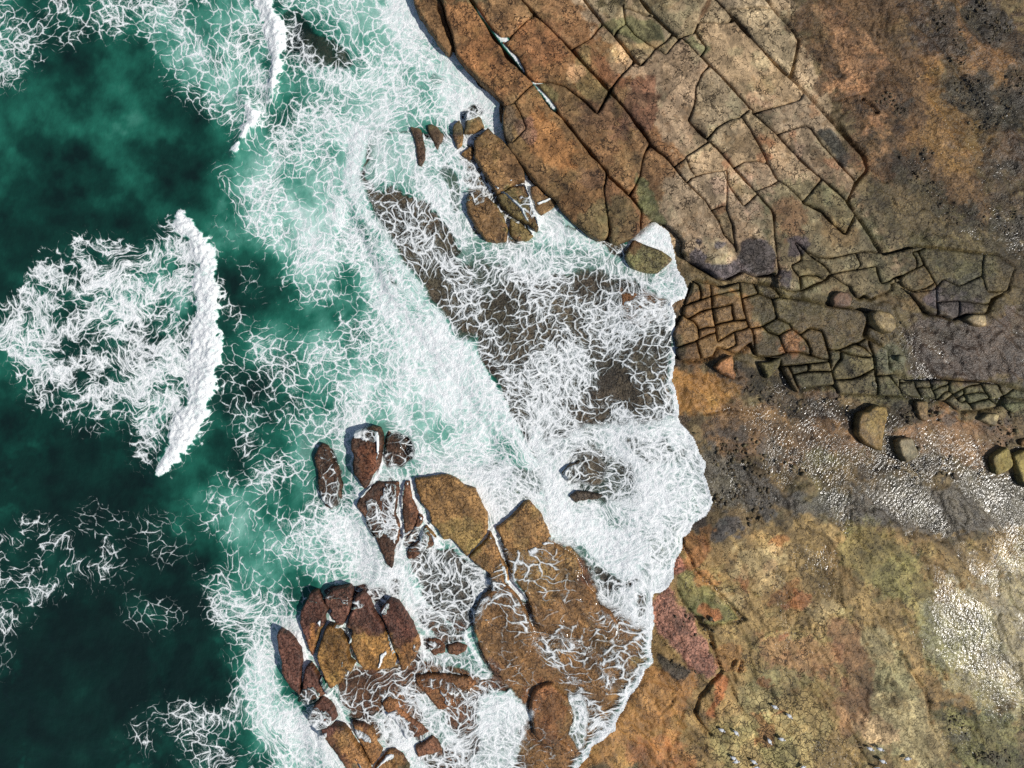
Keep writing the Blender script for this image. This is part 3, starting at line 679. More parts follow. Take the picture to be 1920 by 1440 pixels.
# upper shelf
tint((146, 124, 92), P(1000, 0, 1500, 0, 1560, 200, 1660, 420, 1700, 520, 1500, 560, 1250, 470, 1180, 380, 1060, 220, 980, 60), 30, crk=0.55, spk=0.12, wet=0.2)
tint((130, 95, 54), P(760, 0, 1050, 0, 1120, 60, 1160, 120, 1240, 230, 1290, 330, 1180, 470, 1000, 400, 900, 200), 30, 1, crk=0.3, spk=0.35, wet=0.4)
tint((138, 92, 46), P(820, 0, 900, 0, 980, 120, 1010, 160, 940, 190, 880, 120), 14, 0.7, spk=0.5)
tint((136, 92, 52), El(1010, 80, 50, 40, 40), 18, 0.8)
tint((154, 102, 48), El(1030, 260, 70, 36, 48), 20, 0.8)
tint((114, 78, 52), El(1200, 195, 42, 48, 30), 10, 0.9, rough=0.9, spk=0.5)
tint((112, 108, 68), P(1130, 50, 1180, 20, 1240, 40, 1255, 70, 1200, 80, 1150, 60), 8, 0.85, crk=0.05)
tint((118, 106, 64), El(1100, 150, 34, 22, 40), 10, 0.7); tint((120, 108, 62), El(1020, 165, 24, 14, 20), 8, 0.7); tint((120, 110, 66), El(1085, 110, 22, 20), 8, 0.6)
tint((196, 160, 108), P(1150, 100, 1180, 70, 1240, 70, 1250, 78, 1200, 90, 1180, 125), 5, 0.8, rough=1.2)
tint((198, 158, 112), El(1065, 128, 22, 16, 40), 6, 0.65, rough=1.4)
tint((126, 82, 48), El(1140, 125, 36, 20, 45), 14, 0.6)
tint((100, 70, 48), El(1120, 205, 34, 22), 12, 0.55, rough=1); tint((92, 60, 44), El(1160, 245, 26, 18), 10, 0.6, rough=1); tint((104, 76, 56), El(1100, 340, 24, 26), 10, 0.6, rough=1)
tint((120, 84, 74), El(990, 245, 26, 22, 40), 8, 0.6, spk=0.9); tint((84, 72, 58), El(955, 235, 13, 32), 6, 0.7, spk=1.0)
tint((124, 110, 70), El(1110, 420, 24, 30, 30), 12, 0.7); tint((118, 104, 62), El(1165, 415, 26, 36), 10, 0.7)
tint((92, 92, 50), P(1195, 330, 1215, 345, 1232, 385, 1270, 435, 1225, 425, 1195, 400, 1180, 365), 6, 0.95, crk=0.05, wet=0.7)
tint((92, 62, 34), P(1300, 60, 1315, 0, 1320, 0, 1312, 40, 1290, 75), 3, 0.9); tint((120, 116, 78), P(1282, 70, 1302, 58, 1326, 88, 1314, 104), 3, 0.9, crk=0)
for x, y, rx, ry, a in [(1365, 293, 10, 16, 0), (1424, 288, 12, 8, 0), (1437, 255, 22, 12, 45), (1352, 392, 12, 8, 0), (1470, 400, 10, 16, 0), (1490, 265, 8, 16, -30), (1458, 440, 9, 12, 0), (1555, 305, 10, 18, -40)]:
    tint((150, 100, 62), El(x, y, rx, ry, a), 5, 0.6, rough=2.0)
for x, y, r in [(1410, 395, 26), (1390, 330, 22), (1425, 180, 30), (1500, 280, 22), (1350, 350, 20)]:
    tint((190, 156, 122), El(x, y, r, r * 0.6, 40), 8, 0.6, rough=1.6)
tint((104, 96, 62), P(1440, 330, 1560, 330, 1660, 470, 1720, 540, 1640, 560, 1470, 540, 1440, 440), 40, 0.8, wet=0.5, crk=0.35)
tint((118, 80, 44), El(1480, 410, 26, 30), 16, 0.6); tint((104, 84, 46), El(1570, 430, 30, 20, 30), 14, 0.7)
# dark crusted lumps on the shelf lip
CRUST = [T('R', 880, 330, 960, 270, 1060, 310, 1140, 360, 1080, 430, 1180, 450, 1300, 430, 1420, 430, 1470, 380, 1490, 250, 1570, 170, 1760, 190, 1850, 300, 1880, 480, 1800, 600, 1700, 600,
           1500, 530, 1440, 580, 1330, 630, 1200, 560, 1100, 540, 960, 460), T('R', 1175, 220, 1300, 170, 1350, 220, 1260, 300, 1180, 290), T('R', 960, 190, 1030, 170, 1030, 230),
         T('H', 210, 380, 320, 350, 440, 400, 470, 480, 380, 570, 300, 610, 200, 600, 250, 480), T('H', 110, 780, 260, 770, 240, 880, 250, 960, 140, 950),
         T('C', 1340, 240, 1400, 190, 1440, 140, 1500, 120, 1560, 140, 1610, 90, 1660, 90, 1690, 170, 1720, 220, 1700, 280, 1620, 330, 1530, 350, 1480, 320, 1400, 300),
         T('B', 750, 730, 820, 710, 900, 790, 960, 900, 910, 940, 850, 860), T('B', 1010, 560, 1040, 500, 1140, 470, 1220, 510, 1220, 560, 1110, 620, 1070, 620)]
for i, c in enumerate(CRUST):
    tint((84, 76, 76) if i < 6 else (66, 62, 54), c, 5, 0.92, warp=6, rough=1.0, crk=0.7, spk=0.35, wet=0.35)
tint((150, 130, 92), T('R', 1100, 440, 1240, 330, 1420, 300, 1440, 360, 1300, 420, 1150, 450), 5, 0.8)
# far right, upper: sediment and weed under thin water
tint((94, 68, 37), P(1480, 0, 1720, 0, 1800, 160, 1900, 420, 1700, 450, 1560, 220), 40, 0.9, spk=0.6, crk=0.05, wet=0.6)
for x, y, rx, ry, a in [(1560, 40, 50, 20, 50), (1600, 85, 45, 22, 30), (1615, 140, 38, 22, 0), (1580, 160, 40, 14, -10), (1645, 235, 18, 12, 0), (1745, 345, 40, 10, 30), (1520, 205, 14, 26, -20), (1640, 290, 36, 12, -15)]:
    tint((160, 116, 72), El(x, y, rx, ry, a), 10, 0.6, rough=2.2, warp=34)
tint((70, 51, 29), P(1700, 0, 1920, 0, 1920, 480, 1800, 330, 1720, 120), 60, 0.9, spk=0.4, film=0.75, wet=0.9, crk=0)
tint((132, 92, 40), P(1740, 0, 1790, 0, 1860, 120, 1900, 100, 1920, 150, 1800, 180), 20, 0.5); tint((128, 94, 42), El(1790, 260, 60, 110, -20), 34, 0.75, film=0.6); tint((136, 98, 44), El(1745, 140, 26, 30), 12, 0.7)
for x, y, rx, ry, a in [(1780, 70, 26, 60, -28), (1850, 40, 50, 40, 30), (1810, 170, 45, 30, 20), (1850, 210, 36, 40, 0), (1900, 180, 30, 60, 0), (1720, 330, 60, 22, 35), (1800, 400, 60, 20, 20), (1880, 330, 30, 12, 0), (1900, 430, 40, 30, 0), (1690, 200, 20, 14, 0), (1740, 290, 24, 12, 20)]:
    tint((52, 46, 34), El(x, y, rx, ry, a), 14, 0.8, rough=1.4, warp=26)
tint((80, 72, 42), P(1580, 300, 1720, 330, 1900, 470, 1920, 620, 1700, 500, 1620, 420), 40, 0.7, spk=0.6, wet=0.6)
# middle right
tint((80, 68, 36), P(1270, 520, 1660, 560, 1760, 640, 1700, 720, 1460, 700, 1300, 690), 30, 0.9, wet=0.75, spk=0.3, crk=0.2)
tint((120, 86, 42), P(1262, 560, 1340, 530, 1400, 560, 1420, 620, 1400, 670, 1280, 680), 16, 0.8, wet=0.7, spk=0.4)
tint((140, 92, 44), El(1490, 640, 26, 22), 12, 0.7); tint((138, 92, 40), El(1330, 710, 30, 12), 10, 0.6)
tint((92, 86, 56), P(1470, 690, 1600, 660, 1720, 700, 1920, 720, 1920, 780, 1780, 770, 1600, 740, 1480, 730), 18, 0.85, wet=0.5, spk=0.55, crk=0.5)
tint((96, 102, 78), El(1670, 680, 40, 20, -10), 14, 0.6)
tint((66, 50, 38), P(1680, 600, 1920, 590, 1920, 720, 1700, 700), 24, 0.85, film=0.9, wet=1, crk=0.0, spk=0.2)
tint((140, 98, 30), P(1258, 695, 1390, 700, 1400, 735, 1330, 770, 1262, 775), 12, 0.95, wet=0.8, spk=0.15, crk=0.05)
tint((104, 74, 36), P(1290, 770, 1480, 720, 1640, 780, 1640, 850, 1500, 880, 1330, 860), 30, 0.9, wet=0.8, film=0.6, spk=0.3, crk=0.05)
tint((124, 88, 48), P(1640, 800, 1760, 760, 1880, 800, 1860, 880, 1720, 860), 20, 0.8, film=0.55, wet=0.8)
tint((46, 40, 32), P(1330, 690, 1420, 680, 1500, 740, 1600, 750, 1620, 790, 1700, 750, 1760, 760, 1740, 800, 1600, 800, 1480, 780, 1400, 740), 12, 0.75, rough=1.5, spk=0.9, film=0.8)
for x, y, rx, ry in [(1440, 840, 45, 18), (1360, 800, 40, 14), (1400, 870, 70, 22), (1460, 940, 50, 18), (1720, 870, 60, 10), (1640, 880, 40, 12), (1780, 790, 20, 12), (1850, 790, 30, 12)]:
    tint((56, 50, 42), El(x, y, rx, ry), 12, 0.75, rough=1.4, warp=24)
tint((108, 104, 56), El(1540, 860, 46, 22, 10), 12, 0.6)
tint((72, 66, 52), P(1290, 800, 1380, 850, 1500, 930, 1700, 900, 1920, 880, 1920, 1000, 1700, 1010, 1500, 960, 1340, 960, 1300, 880), 26, 0.85, film=0.9, wet=1, spk=0.5)
tint((84, 80, 76), T('J', 460, 380, 520, 300, 540, 180, 620, 60, 760, 20, 900, 60, 1000, 200, 980, 280, 800, 400, 800, 470, 640, 480, 500, 460), 4, 0.95, warp=10, rough=1, film=0, wet=0.3, spk=0.5)
tint((80, 78, 72), T('J', 1060, -60, 1300, -60, 1280, 60, 1160, 130, 1100, 30), 5, 0.9, warp=10, rough=1, film=0); tint((84, 80, 76), T('J', 970, 330, 1140, 310, 1140, 370, 1000, 380), 4, 0.9, rough=1)
tint((82, 76, 76), T('J', 1120, 1420, 1200, 1370, 1340, 1300, 1480, 1330, 1660, 1330, 1670, 1430, 1480, 1400, 1300, 1440, 1150, 1460), 4, 0.9, warp=8, rough=1)
tint((66, 58, 52), P(1300, 960, 1318, 955, 1320, 1000, 1296, 1005), 5, 0.8, rough=1.2)
# lower right
BASELR = P(1230, 1000, 1330, 1000, 1480, 970, 1640, 1000, 1800, 1000, 1920, 1000, 1920, 1440, 1080, 1440, 1180, 1300, 1215, 1100)
tint((138, 112, 60), BASELR, 24, 0.95, wet=0.5, spk=0.3, crk=0.25, film=0.1)
tint((152, 138, 92), P(1760, 1100, 1920, 1020, 1920, 1380, 1820, 1340, 1700, 1180), 50, 0.85, film=0.95, wet=1, crk=0, spk=0.25)
tint((118, 112, 56), P(1560, 980, 1700, 1010, 1780, 1120, 1880, 1300, 1780, 1300, 1680, 1150, 1560, 1060), 34, 0.6, spk=0.4)
paint([(FILM, 0.85)], P(1500, 960, 1920, 960, 1920, 1340, 1760, 1300, 1660, 1160, 1540, 1060), 60, 1, 30)
tint((104, 104, 58), P(1740, 1320, 1920, 1360, 1920, 1440, 1790, 1440), 24, 0.8, film=0.15, spk=0.8, crk=0)
for x, y, r in [(1810, 1340, 16), (1800, 1385, 14), (1860, 1420, 26), (1770, 1320, 14), (1830, 1400, 12)]:
    tint((70, 70, 52), El(x, y, r, r * 0.7), 8, 0.7, rough=1.5)
tint((150, 98, 78), P(1222, 1130, 1255, 1110, 1290, 1150, 1320, 1180, 1335, 1210, 1345, 1260, 1320, 1290, 1270, 1230, 1225, 1180), 9, 0.9, rough=0.9, spk=0.95, wet=0.6, crk=0)
tint((150, 88, 72), P(1240, 1050, 1262, 1030, 1285, 1060, 1280, 1075, 1250, 1090), 6, 0.8, spk=0.9)
tint((112, 108, 56), T('J', 190, 720, 330, 640, 480, 780, 700, 1000, 860, 1150, 860, 1210, 460, 1280, 300, 1060, 180, 900), 5, 0.9, warp=6, crk=0.1)
tint((158, 92, 38), T('J', 370, 1100, 470, 1010, 560, 1090, 620, 1080, 700, 1180, 540, 1210), 4, 0.9, warp=6)
tint((152, 104, 36), P(1130, 1330, 1200, 1240, 1300, 1250, 1300, 1330, 1260, 1440, 1080, 1440), 20, 0.85, spk=0.2, crk=0.05, wet=0.7)
tint((156, 94, 38), El(1240, 1420, 70, 34), 24, 0.6); tint((150, 84, 30), P(1345, 1270, 1365, 1270, 1345, 1350, 1325, 1350), 6, 0.8)
tint((56, 54, 44), T('K', 150, 430, 220, 380, 330, 440, 460, 490, 550, 560, 480, 650, 370, 650, 250, 570), 4, 0.9, warp=8, rough=1.0, spk=0.8)
tint((158, 140, 84), P(1330, 1350, 1440, 1280, 1520, 1290, 1560, 1380, 1530, 1440, 1340, 1440), 20, 0.75, crk=1.0, spk=0.1, wet=0.3)
tint((140, 126, 78), P(1380, 1290, 1440, 1260, 1500, 1220, 1540, 1280, 1460, 1330, 1410, 1350), 14, 0.7, crk=0.75, spk=0.1)
tint((128, 92, 54), P(1555, 1160, 1610, 1170, 1640, 1250, 1620, 1340, 1580, 1400, 1560, 1380, 1570, 1300, 1590, 1260), 14, 0.85, spk=0.4, crk=0, wet=0.5)
tint((160, 146, 100), P(1620, 1170, 1680, 1210, 1720, 1290, 1740, 1340, 1780, 1430, 1640, 1440, 1610, 1400, 1640, 1300), 22, 0.85, spk=0.5, crk=0.05, wet=0.3)
tint((176, 140, 96), El(1630, 1370, 40, 30), 14, 0.6, rough=1.5); tint((120, 98, 54), El(1560, 1420, 30, 50), 14, 0.6); tint((112, 86, 40), El(1660, 1420, 50, 16), 10, 0.6)
tint((146, 98, 58), P(1410, 1200, 1500, 1190, 1580, 1220, 1590, 1290, 1520, 1270, 1430, 1240), 20, 0.6, film=0.6, rough=1.2)
for x, y, rx, ry, a, c in [(1395, 1085, 16, 24, -10, (150, 88, 36)), (1455, 1010, 30, 14, -20, (148, 90, 30)), (1455, 1050, 8, 12, 0, (150, 82, 36)), (1500, 1120, 28, 16, 0, (152, 86, 36)), (1480, 1100, 36, 10, -30, (130, 84, 34)),
                           (1320, 990, 10, 26, 10, (150, 100, 30)), (1300, 1030, 16, 30, 25, (148, 92, 40)), (1330, 1080, 20, 20, 0, (144, 92, 36)), (1440, 1280, 10, 14, 0, (150, 84, 36)), (1460, 1200, 30, 8, 0, (158, 84, 42)),
                           (1430, 1360, 16, 40, -30, (148, 92, 40)), (1455, 1345, 20, 12, 0, (150, 90, 44)), (1370, 1240, 30, 24, 0, (144, 98, 40))]:
    tint(c, El(x, y, rx, ry, a), 7, 0.65, rough=2.0, warp=30)
for x, y, rx, ry, a in [(1420, 1050, 60, 26, -15), (1390, 1020, 20, 14, 0), (1440, 1085, 40, 14, -20), (1545, 1150, 40, 18, 0), (1370, 1120, 30, 14, 0)]:
    tint((172, 150, 98), El(x, y, rx, ry, a), 10, 0.6, rough=1.5, crk=0.6)
CRK.a = np.maximum(CRK.a, 0.2)
paint([(FILM, 0.62)], P(1290, 780, 1480, 730, 1700, 780, 1920, 780, 1920, 1000, 1480, 970, 1320, 940), 40, 0.8, 24)
paint([(FILM, 0.6)], P(1560, 960, 1920, 940, 1920, 1360, 1700, 1240, 1600, 1080), 60, 0.8, 24)
paint([(FILM, 0.55)], P(1640, 40, 1920, -10, 1920, 480, 1760, 420), 60, 0.7, 24)
# ------------------------------------------------------------------ rasters: ground height (m above still sea)
TZ.a[:] = 0.5
paint([(TZ, -2.2)], P(-60, -60, 770, -60, 640, 300, 760, 560, 880, 760, 960, 900, 700, 830, 600, 900, 700, 1080, 560, 1080, 500, 1200, 600, 1500, -60, 1500), 60, 1, 10)
paint([(TZ, 0.12)], P(650, 250, 940, 250, 1060, 430, 1260, 500, 1270, 800, 1330, 940, 1240, 1110, 1100, 1080, 970, 900, 890, 740, 820, 680, 730, 560, 650, 400), 20, 1, 8)
paint([(TZ, -0.5)], P(560, 0, 770, 0, 930, 190, 930, 260, 640, 240), 30, 1, 8)
paint([(TZ, -0.12)], P(545, 30, 690, 40, 690, 150, 600, 180, 540, 90), 20, 1, 8)
paint([(TZ, 0.2)], P(660, 830, 1240, 940, 1230, 1240, 1070, 1445, 600, 1445, 590, 1300, 500, 1100, 700, 1100), 16, 1, 6)
paint([(TZ, 0.05)], P(780, 1035, 850, 1030, 918, 1095, 905, 1160, 850, 1180, 790, 1130), 8, 1, 4)
paint([(TZ, 0.42)], P(1160, 520, 1290, 520, 1290, 800, 1340, 940, 1280, 1020, 1240, 1110, 1225, 1240, 1080, 1445, 1000, 1445, 1130, 1200, 1180, 1000), 40, 1, 6)
paint([(TZ, 0.1)], BLOCKS, 8, 1, 0)
paint([(TZ, 0.0)], SHELF, 5, 1, 0)
paint([(TZ, 0.28)], P(1400, 670, 1500, 740, 1640, 750, 1700, 780, 1620, 800, 1480, 770), 12, 1, 6)
for c in CRUST[-2:]:
    paint([(TZ, 0.62)], c, 8, 1, 6)
# grooves and ledges worn into the open platform
GROOVES = [(T('D', 330, 600, 470, 760, 560, 900, 700, 1010, 790, 1070), 3, 0.09), (T('D', 240, 900, 300, 1040, 380, 1180, 480, 1440), 3, 0.1), (T('D', 550, 940, 640, 1020, 760, 1090), 3, 0.08), (T('D', 490, 960, 500, 1050, 490, 1120), 3, 0.08),
           (T('D', 620, 880, 720, 960, 800, 1080), 3, 0.08), (T('D', 780, 1260, 900, 1360, 1000, 1440), 3, 0.07), (T('D', 860, 480, 960, 600, 1030, 620), 3, 0.1), (T('D', 200, 290, 300, 400, 420, 470), 3, 0.08), (T('D', 420, 560, 520, 520, 660, 450), 3, -0.07),
           (T('D', 1100, 180, 1250, 300, 1380, 420), 3, 0.08), (T('D', 1250, 640, 1340, 740, 1360, 820, 1310, 830), 3, 0.09), (T('D', 1150, 560, 1250, 660), 3, 0.08), (T('B', 620, 540, 760, 590, 900, 560, 1010, 520), 3, 0.1), (T('B', 860, 700, 1000, 860, 1090, 970), 3, 0.09),
           (T('B', 1130, 420, 1260, 520, 1400, 640, 1560, 820), 4, 0.1), (T('B', 1240, 80, 1400, 230, 1560, 420, 1700, 600), 5, 0.1), (T('B', 1500, 0, 1640, 160, 1800, 340, 1920, 470), 5, 0.1), (T('B', 1180, 860, 1300, 980, 1460, 1100, 1620, 1200), 4, 0.1), (T('B', 1300, 700, 1480, 880, 1700, 1040), 4, 0.08),
           (T('C', 100, 880, 260, 850, 420, 880), 5, 0.12), (T('C', 300, 1160, 500, 1200, 640, 1300), 5, 0.12), (T('C', 1500, 880, 1650, 960, 1740, 1060), 5, 0.12), (T('C', 1380, 960, 1500, 1080), 4, 0.1), (T('C', 820, 840, 960, 900, 980, 980), 7, 0.14),
           (T('J', 225, 240, 240, 380, 340, 560, 380, 660, 520, 800, 700, 980, 860, 1140, 920, 1190), 7, 0.26), (T('J', 180, 900, 240, 1000, 340, 1150, 450, 1280, 870, 1215), 6, 0.22),
           (T('K', 820, 300, 850, 420, 900, 560, 920, 600, 800, 720, 680, 890, 620, 1080, 700, 1200, 800, 1290), 6, 0.26), (T('K', 960, 630, 1050, 810, 1200, 1120, 1330, 1440), 3, 0.1),
           (T('K', 640, 0, 700, 80, 800, 200, 820, 300), 12, 0.3), (T('K', 1080, 470, 1020, 560, 1080, 690), 6, 0.2), (T('K', 1140, 480, 1110, 600), 6, 0.2), (T('K', 0, 720, 120, 900, 210, 1100, 260, 1200, 240, 1340), 3, 0.08),
           (T('K', 230, 1090, 370, 940, 400, 860), 3, 0.1), (T('K', 150, 540, 300, 700, 440, 850, 600, 1030, 740, 1260), 3, 0.07), (T('D', 1020, 620, 1100, 710, 1230, 800, 1250, 870, 1350, 990, 1370, 1080, 1390, 1200, 1450, 1310, 1600, 1440), 4, 0.16),
           (T('D', 790, 1070, 830, 1140, 920, 1220, 980, 1300, 1030, 1380, 1090, 1450), 4, 0.14), (T('D', 780, 10, 900, 110, 1020, 160), 4, 0.12), (T('D', 1050, 520, 1140, 640, 1160, 720), 3, 0.1), (T('D', 920, 450, 1040, 560, 1060, 640), 3, 0.08),
           (T('D', 130, 380, 220, 480, 330, 600), 4, 0.12), (T('B', 600, 420, 700, 500), 3, 0.1), (T('B', 1000, 560, 1050, 600, 1090, 640), 5, 0.3), (T('B', 470, 0, 520, 70, 570, 140, 700, 270, 800, 380), 3, 0.12), (T('B', 860, 0, 1000, 120, 1150, 260, 1210, 330), 4, 0.08),
           (T('B', 950, 540, 1100, 670, 1210, 790), 3, 0.09), (T('B', 1300, 1300, 1400, 1370), 3, 0.1), (T('B', 1030, 1000, 1170, 1100, 1200, 1180), 3, 0.1), (T('C', 1450, 540, 1500, 620), 3, 0.1), (T('C', 1360, 600, 1480, 590, 1560, 560), 3, 0.06),
           (T('C', 650, 1140, 660, 1180, 720, 1230, 850, 1210), 6, 0.12), (T('C', 960, 950, 990, 1030, 1080, 1110, 1160, 1120), 8, 0.16), (T('C', 470, 1050, 520, 1030, 600, 1070, 600, 1110), 6, 0.1), (T('C', 1050, 1190, 1200, 1170), 14, 0.22),
           (T('D', 400, 740, 470, 690, 560, 660, 720, 670), 6, -0.1), (T('D', 600, 580, 660, 560, 720, 580), 4, -0.1)]
for pts, w, dep in GROOVES:
    P0 = np.array(pts); i0 = max(0, int((P0[:, 0].min() - 40) / RS)); i1 = min(RW, int((P0[:, 0].max() + 40) / RS)); j0 = max(0, int((P0[:, 1].min() - 40) / RS)); j1 = min(RH, int((P0[:, 1].max() + 40) / RS))
    if i1 <= i0 or j1 <= j0:
        continue
    sl = (slice(j0, j1), slice(i0, i1))
    d = seg_dist(pts, GX[sl] + WX[sl] * 10, GY[sl] + WY[sl] * 10)
    TZ.a[sl] -= dep * smooth(w * 0.75, w * 0.2, d * (1 + 0.8 * NZ[sl]))

# wide water-filled joints
for pts, w in [(P(880, -40, 905, 30, 940, 75, 950, 90, 975, 120), 2.2), (P(940, 78, 970, 55), 1.2), (P(1010, 165, 1035, 200), 0.8), (P(935, 72, 952, 95), 2.5)]:
    d = seg_dist(pts, GX, GY)
    GAP.a += w * smooth(26, 6, d)
for pts, w in [(P(1255, 422, 1282, 452, 1278, 475, 1323, 512, 1352, 527, 1392, 510, 1437, 522), 3.0), (P(1684, 524, 1733, 588), 4.0), (P(1000, 20, 1073, 91, 1215, 265, 1280, 330, 1340, 400), 1.0), (P(1097, 0, 1190, 110, 1300, 230, 1400, 340), 0.9), (P(1203, 0, 1280, 72, 1420, 215, 1540, 330, 1650, 470), 0.9), (P(1010, 165, 1130, 320, 1190, 370), 1.0), (P(1343, 0, 1480, 140, 1620, 293), 0.8)]:
    GAP.a += w * smooth(16, 5, seg_dist(pts, GX, GY))

# ------------------------------------------------------------------ rasters: sea state
FO = Field(0.02); MI = Field(0.19); CL = Field(0.0); ST = Field(0.0); DK = Field(0.0); WZ = Field(0.0); DR = Field(0.0); CP = Field(0.0)


def sea(pts, feather=30, op=1.0, warp=22, rough=0.6, **kw):
    paint([(dict(f=FO, m=MI, k=CL, s=ST, d=DK, dr=DR, c=CP)[k], v) for k, v in kw.items()], pts, feather, op, warp, rough)


sea(P(0, 800, 200, 800, 330, 950, 420, 1200, 430, 1440, 0, 1440), 90, m=0.05, d=0.35)
sea(P(0, 1150, 280, 1100, 300, 1440, 0, 1440), 70, d=0.75)
sea(P(0, 380, 120, 400, 280, 440, 100, 480, 0, 640), 60, 0.7, m=0.1, d=0.3)
sea(El(200, 240, 150, 110, 20), 60, m=0.3)
sea(El(330, 300, 60, 50, 20), 40, 0.8, m=0.12, d=0.3)
sea(P(240, 0, 580, 0, 560, 150, 640, 250, 690, 400, 800, 600, 900, 750, 1000, 900, 760, 860, 560, 980, 440, 900, 420, 760, 400, 560, 400, 360, 440, 250, 330, 170), 50, m=0.4, f=0.36)
sea(P(280, 0, 500, 0, 505, 110, 460, 190, 380, 180, 300, 90), 40, m=0.56, f=0.4)
sea(P(560, 220, 680, 380, 720, 480, 820, 600, 960, 780, 1020, 920, 900, 880, 760, 800, 640, 730, 560, 620, 480, 480, 440, 380, 490, 280), 36, m=0.66, f=0.6)
sea(P(410, 440, 540, 500, 580, 620, 520, 740, 420, 760), 40, 0.9, m=0.26, f=0.3)
sea(El(480, 560, 50, 34), 24, 0.8, m=0.16, f=0.2); sea(El(455, 720, 40, 30), 20, 0.7, m=0.2, f=0.26)
sea(El(600, 590, 50, 34, -20), 18, 0.85, m=0.22, f=0.26); sea(El(655, 545, 34, 56), 18, 0.85, m=0.2, f=0.3); sea(El(650, 640, 50, 16), 14, 0.7, m=0.3, f=0.35)
sea(El(690, 770, 50, 22), 20, 0.7, m=0.45, f=0.36); sea(El(850, 680, 90, 34, 30), 24, 0.6, m=0.62, f=0.6)
sea(P(620, 300, 680, 400, 740, 500, 800, 600, 850, 640, 905, 640, 905, 700, 950, 770, 1000, 870, 1060, 1000, 1100, 1100, 1060, 1080, 980, 940, 900, 860, 800, 700, 700, 570, 610, 430), 18, m=0.86, f=0.76)
sea(P(560, 230, 640, 240, 700, 270, 660, 350, 620, 360, 560, 300), 20, 0.8, m=0.7, f=0.62)
sea(P(520, 0, 800, 0, 860, 110, 945, 195, 950, 280, 780, 240, 680, 270, 560, 220, 530, 120), 16, m=0.72, f=0.56, k=0.12)
sea(P(690, 0, 790, 0, 870, 120, 945, 195, 940, 250, 850, 215, 780, 130, 720, 80), 20, m=0.9, f=0.74, k=0.0)
sea(El(615, 100, 58, 34, 20), 14, m=0.3, f=0.36, k=0.75); sea(El(556, 60, 30, 44, -20), 12, m=0.3, f=0.34, k=0.7); sea(El(820, 150, 20, 14), 8, 0.8, k=0.6, f=0.42); sea(El(690, 130, 40, 22), 12, 0.7, m=0.4, f=0.45)
sea(El(600, 180, 46, 22), 16, 0.7, m=0.36, f=0.4); sea(El(660, 205, 40, 24), 14, 0.6, m=0.42, f=0.42)
sea(P(560, 780, 760, 800, 1010, 870, 1120, 1100, 1100, 1450, 560, 1450, 600, 1330, 500, 1180, 640, 1080, 560, 950), 14, m=0.7, f=0.6, k=0.2)
sea(P(760, -20, 800, 0, 950, 190, 950, 300, 1160, 440, 1180, 480, 1040, 450, 900, 260, 860, 140), 6, 0.9, m=0.9, f=0.72, k=0.1)
# lower surf
sea(P(420, 880, 560, 850, 680, 770, 760, 800, 650, 960, 720, 1080, 640, 1120, 560, 1090, 440, 1080, 380, 980), 34, m=0.46, f=0.46)
sea(P(560, 960, 640, 960, 690, 1010, 745, 1080, 730, 1120, 640, 1100, 580, 1090, 520, 1040), 20, m=0.8, f=0.72)
sea(El(520, 940, 46, 40), 22, 0.9, m=0.24, f=0.26); sea(El(600, 960, 30, 22), 12, 0.7, m=0.3, f=0.34)
sea(El(330, 1000, 80, 60), 40, 0.8, m=0.2, f=0.2); sea(El(290, 1150, 60, 30), 30, 0.7, m=0.28, f=0.2); sea(El(440, 1060, 50, 36), 24, 0.8, m=0.3, f=0.34)
sea(P(360, 1060, 520, 1090, 500, 1200, 530, 1300, 580, 1340, 660, 1445, 440, 1445, 330, 1445, 220, 1410, 300, 1330, 420, 1350, 470, 1260, 400, 1170), 26, m=0.4, f=0.44)
sea(P(470, 1200, 520, 1210, 530, 1290, 580, 1335, 650, 1445, 520, 1445, 470, 1330), 16, m=0.74, f=0.72)
sea(P(500, 1180, 545, 1195, 560, 1230, 540, 1240), 6, m=0.9, f=0.9)
sea(P(215, 1400, 270, 1315, 330, 1305, 420, 1360, 470, 1445, 210, 1445), 46, 0.9, m=0.24, f=0.24)
sea(El(440, 1230, 30, 20), 14, 0.8, m=0.1, f=0.16); sea(El(400, 1400, 50, 20), 18, 0.6, m=0.14, f=0.26)
# left foam patches
sea(P(-10, -10, 280, -10, 250, 30, 200, 60, 100, 90, 50, 130, -10, 150), 34, m=0.3, f=0.44, rough=1.2)
sea(P(-10, 990, 60, 965, 200, 955, 262, 1000, 215, 1080, 110, 1130, -10, 1200), 46, m=0.12, f=0.24, rough=1.0, c=0.6)
sea(P(-10, 1120, 40, 1150, 30, 1260, -10, 1340), 30, 0.7, m=0.25, f=0.12)
TRAIL = P(0, 640, 20, 570, 70, 480, 160, 440, 250, 455, 310, 450, 332, 400, 380, 420, 405, 500, 412, 600, 405, 700, 385, 780, 340, 850, 300, 900, 268, 885, 240, 800, 180, 790, 110, 775, 30, 725)
sea(TRAIL, 26, m=0.24, f=0.5, rough=1.0, c=0.75)
sea(El(210, 560, 40, 60), 20, 0.7, f=0.8, m=0.5); sea(El(60, 650, 36, 26), 14, 0.7, f=0.8, m=0.5); sea(El(290, 600, 50, 150), 30, 0.5, f=0.76, m=0.5)
sea(P(330, 430, 352, 470, 360, 540, 345, 640, 350, 720, 320, 820, 300, 740, 305, 600, 320, 500), 16, 0.8, m=0.72, f=0.72)
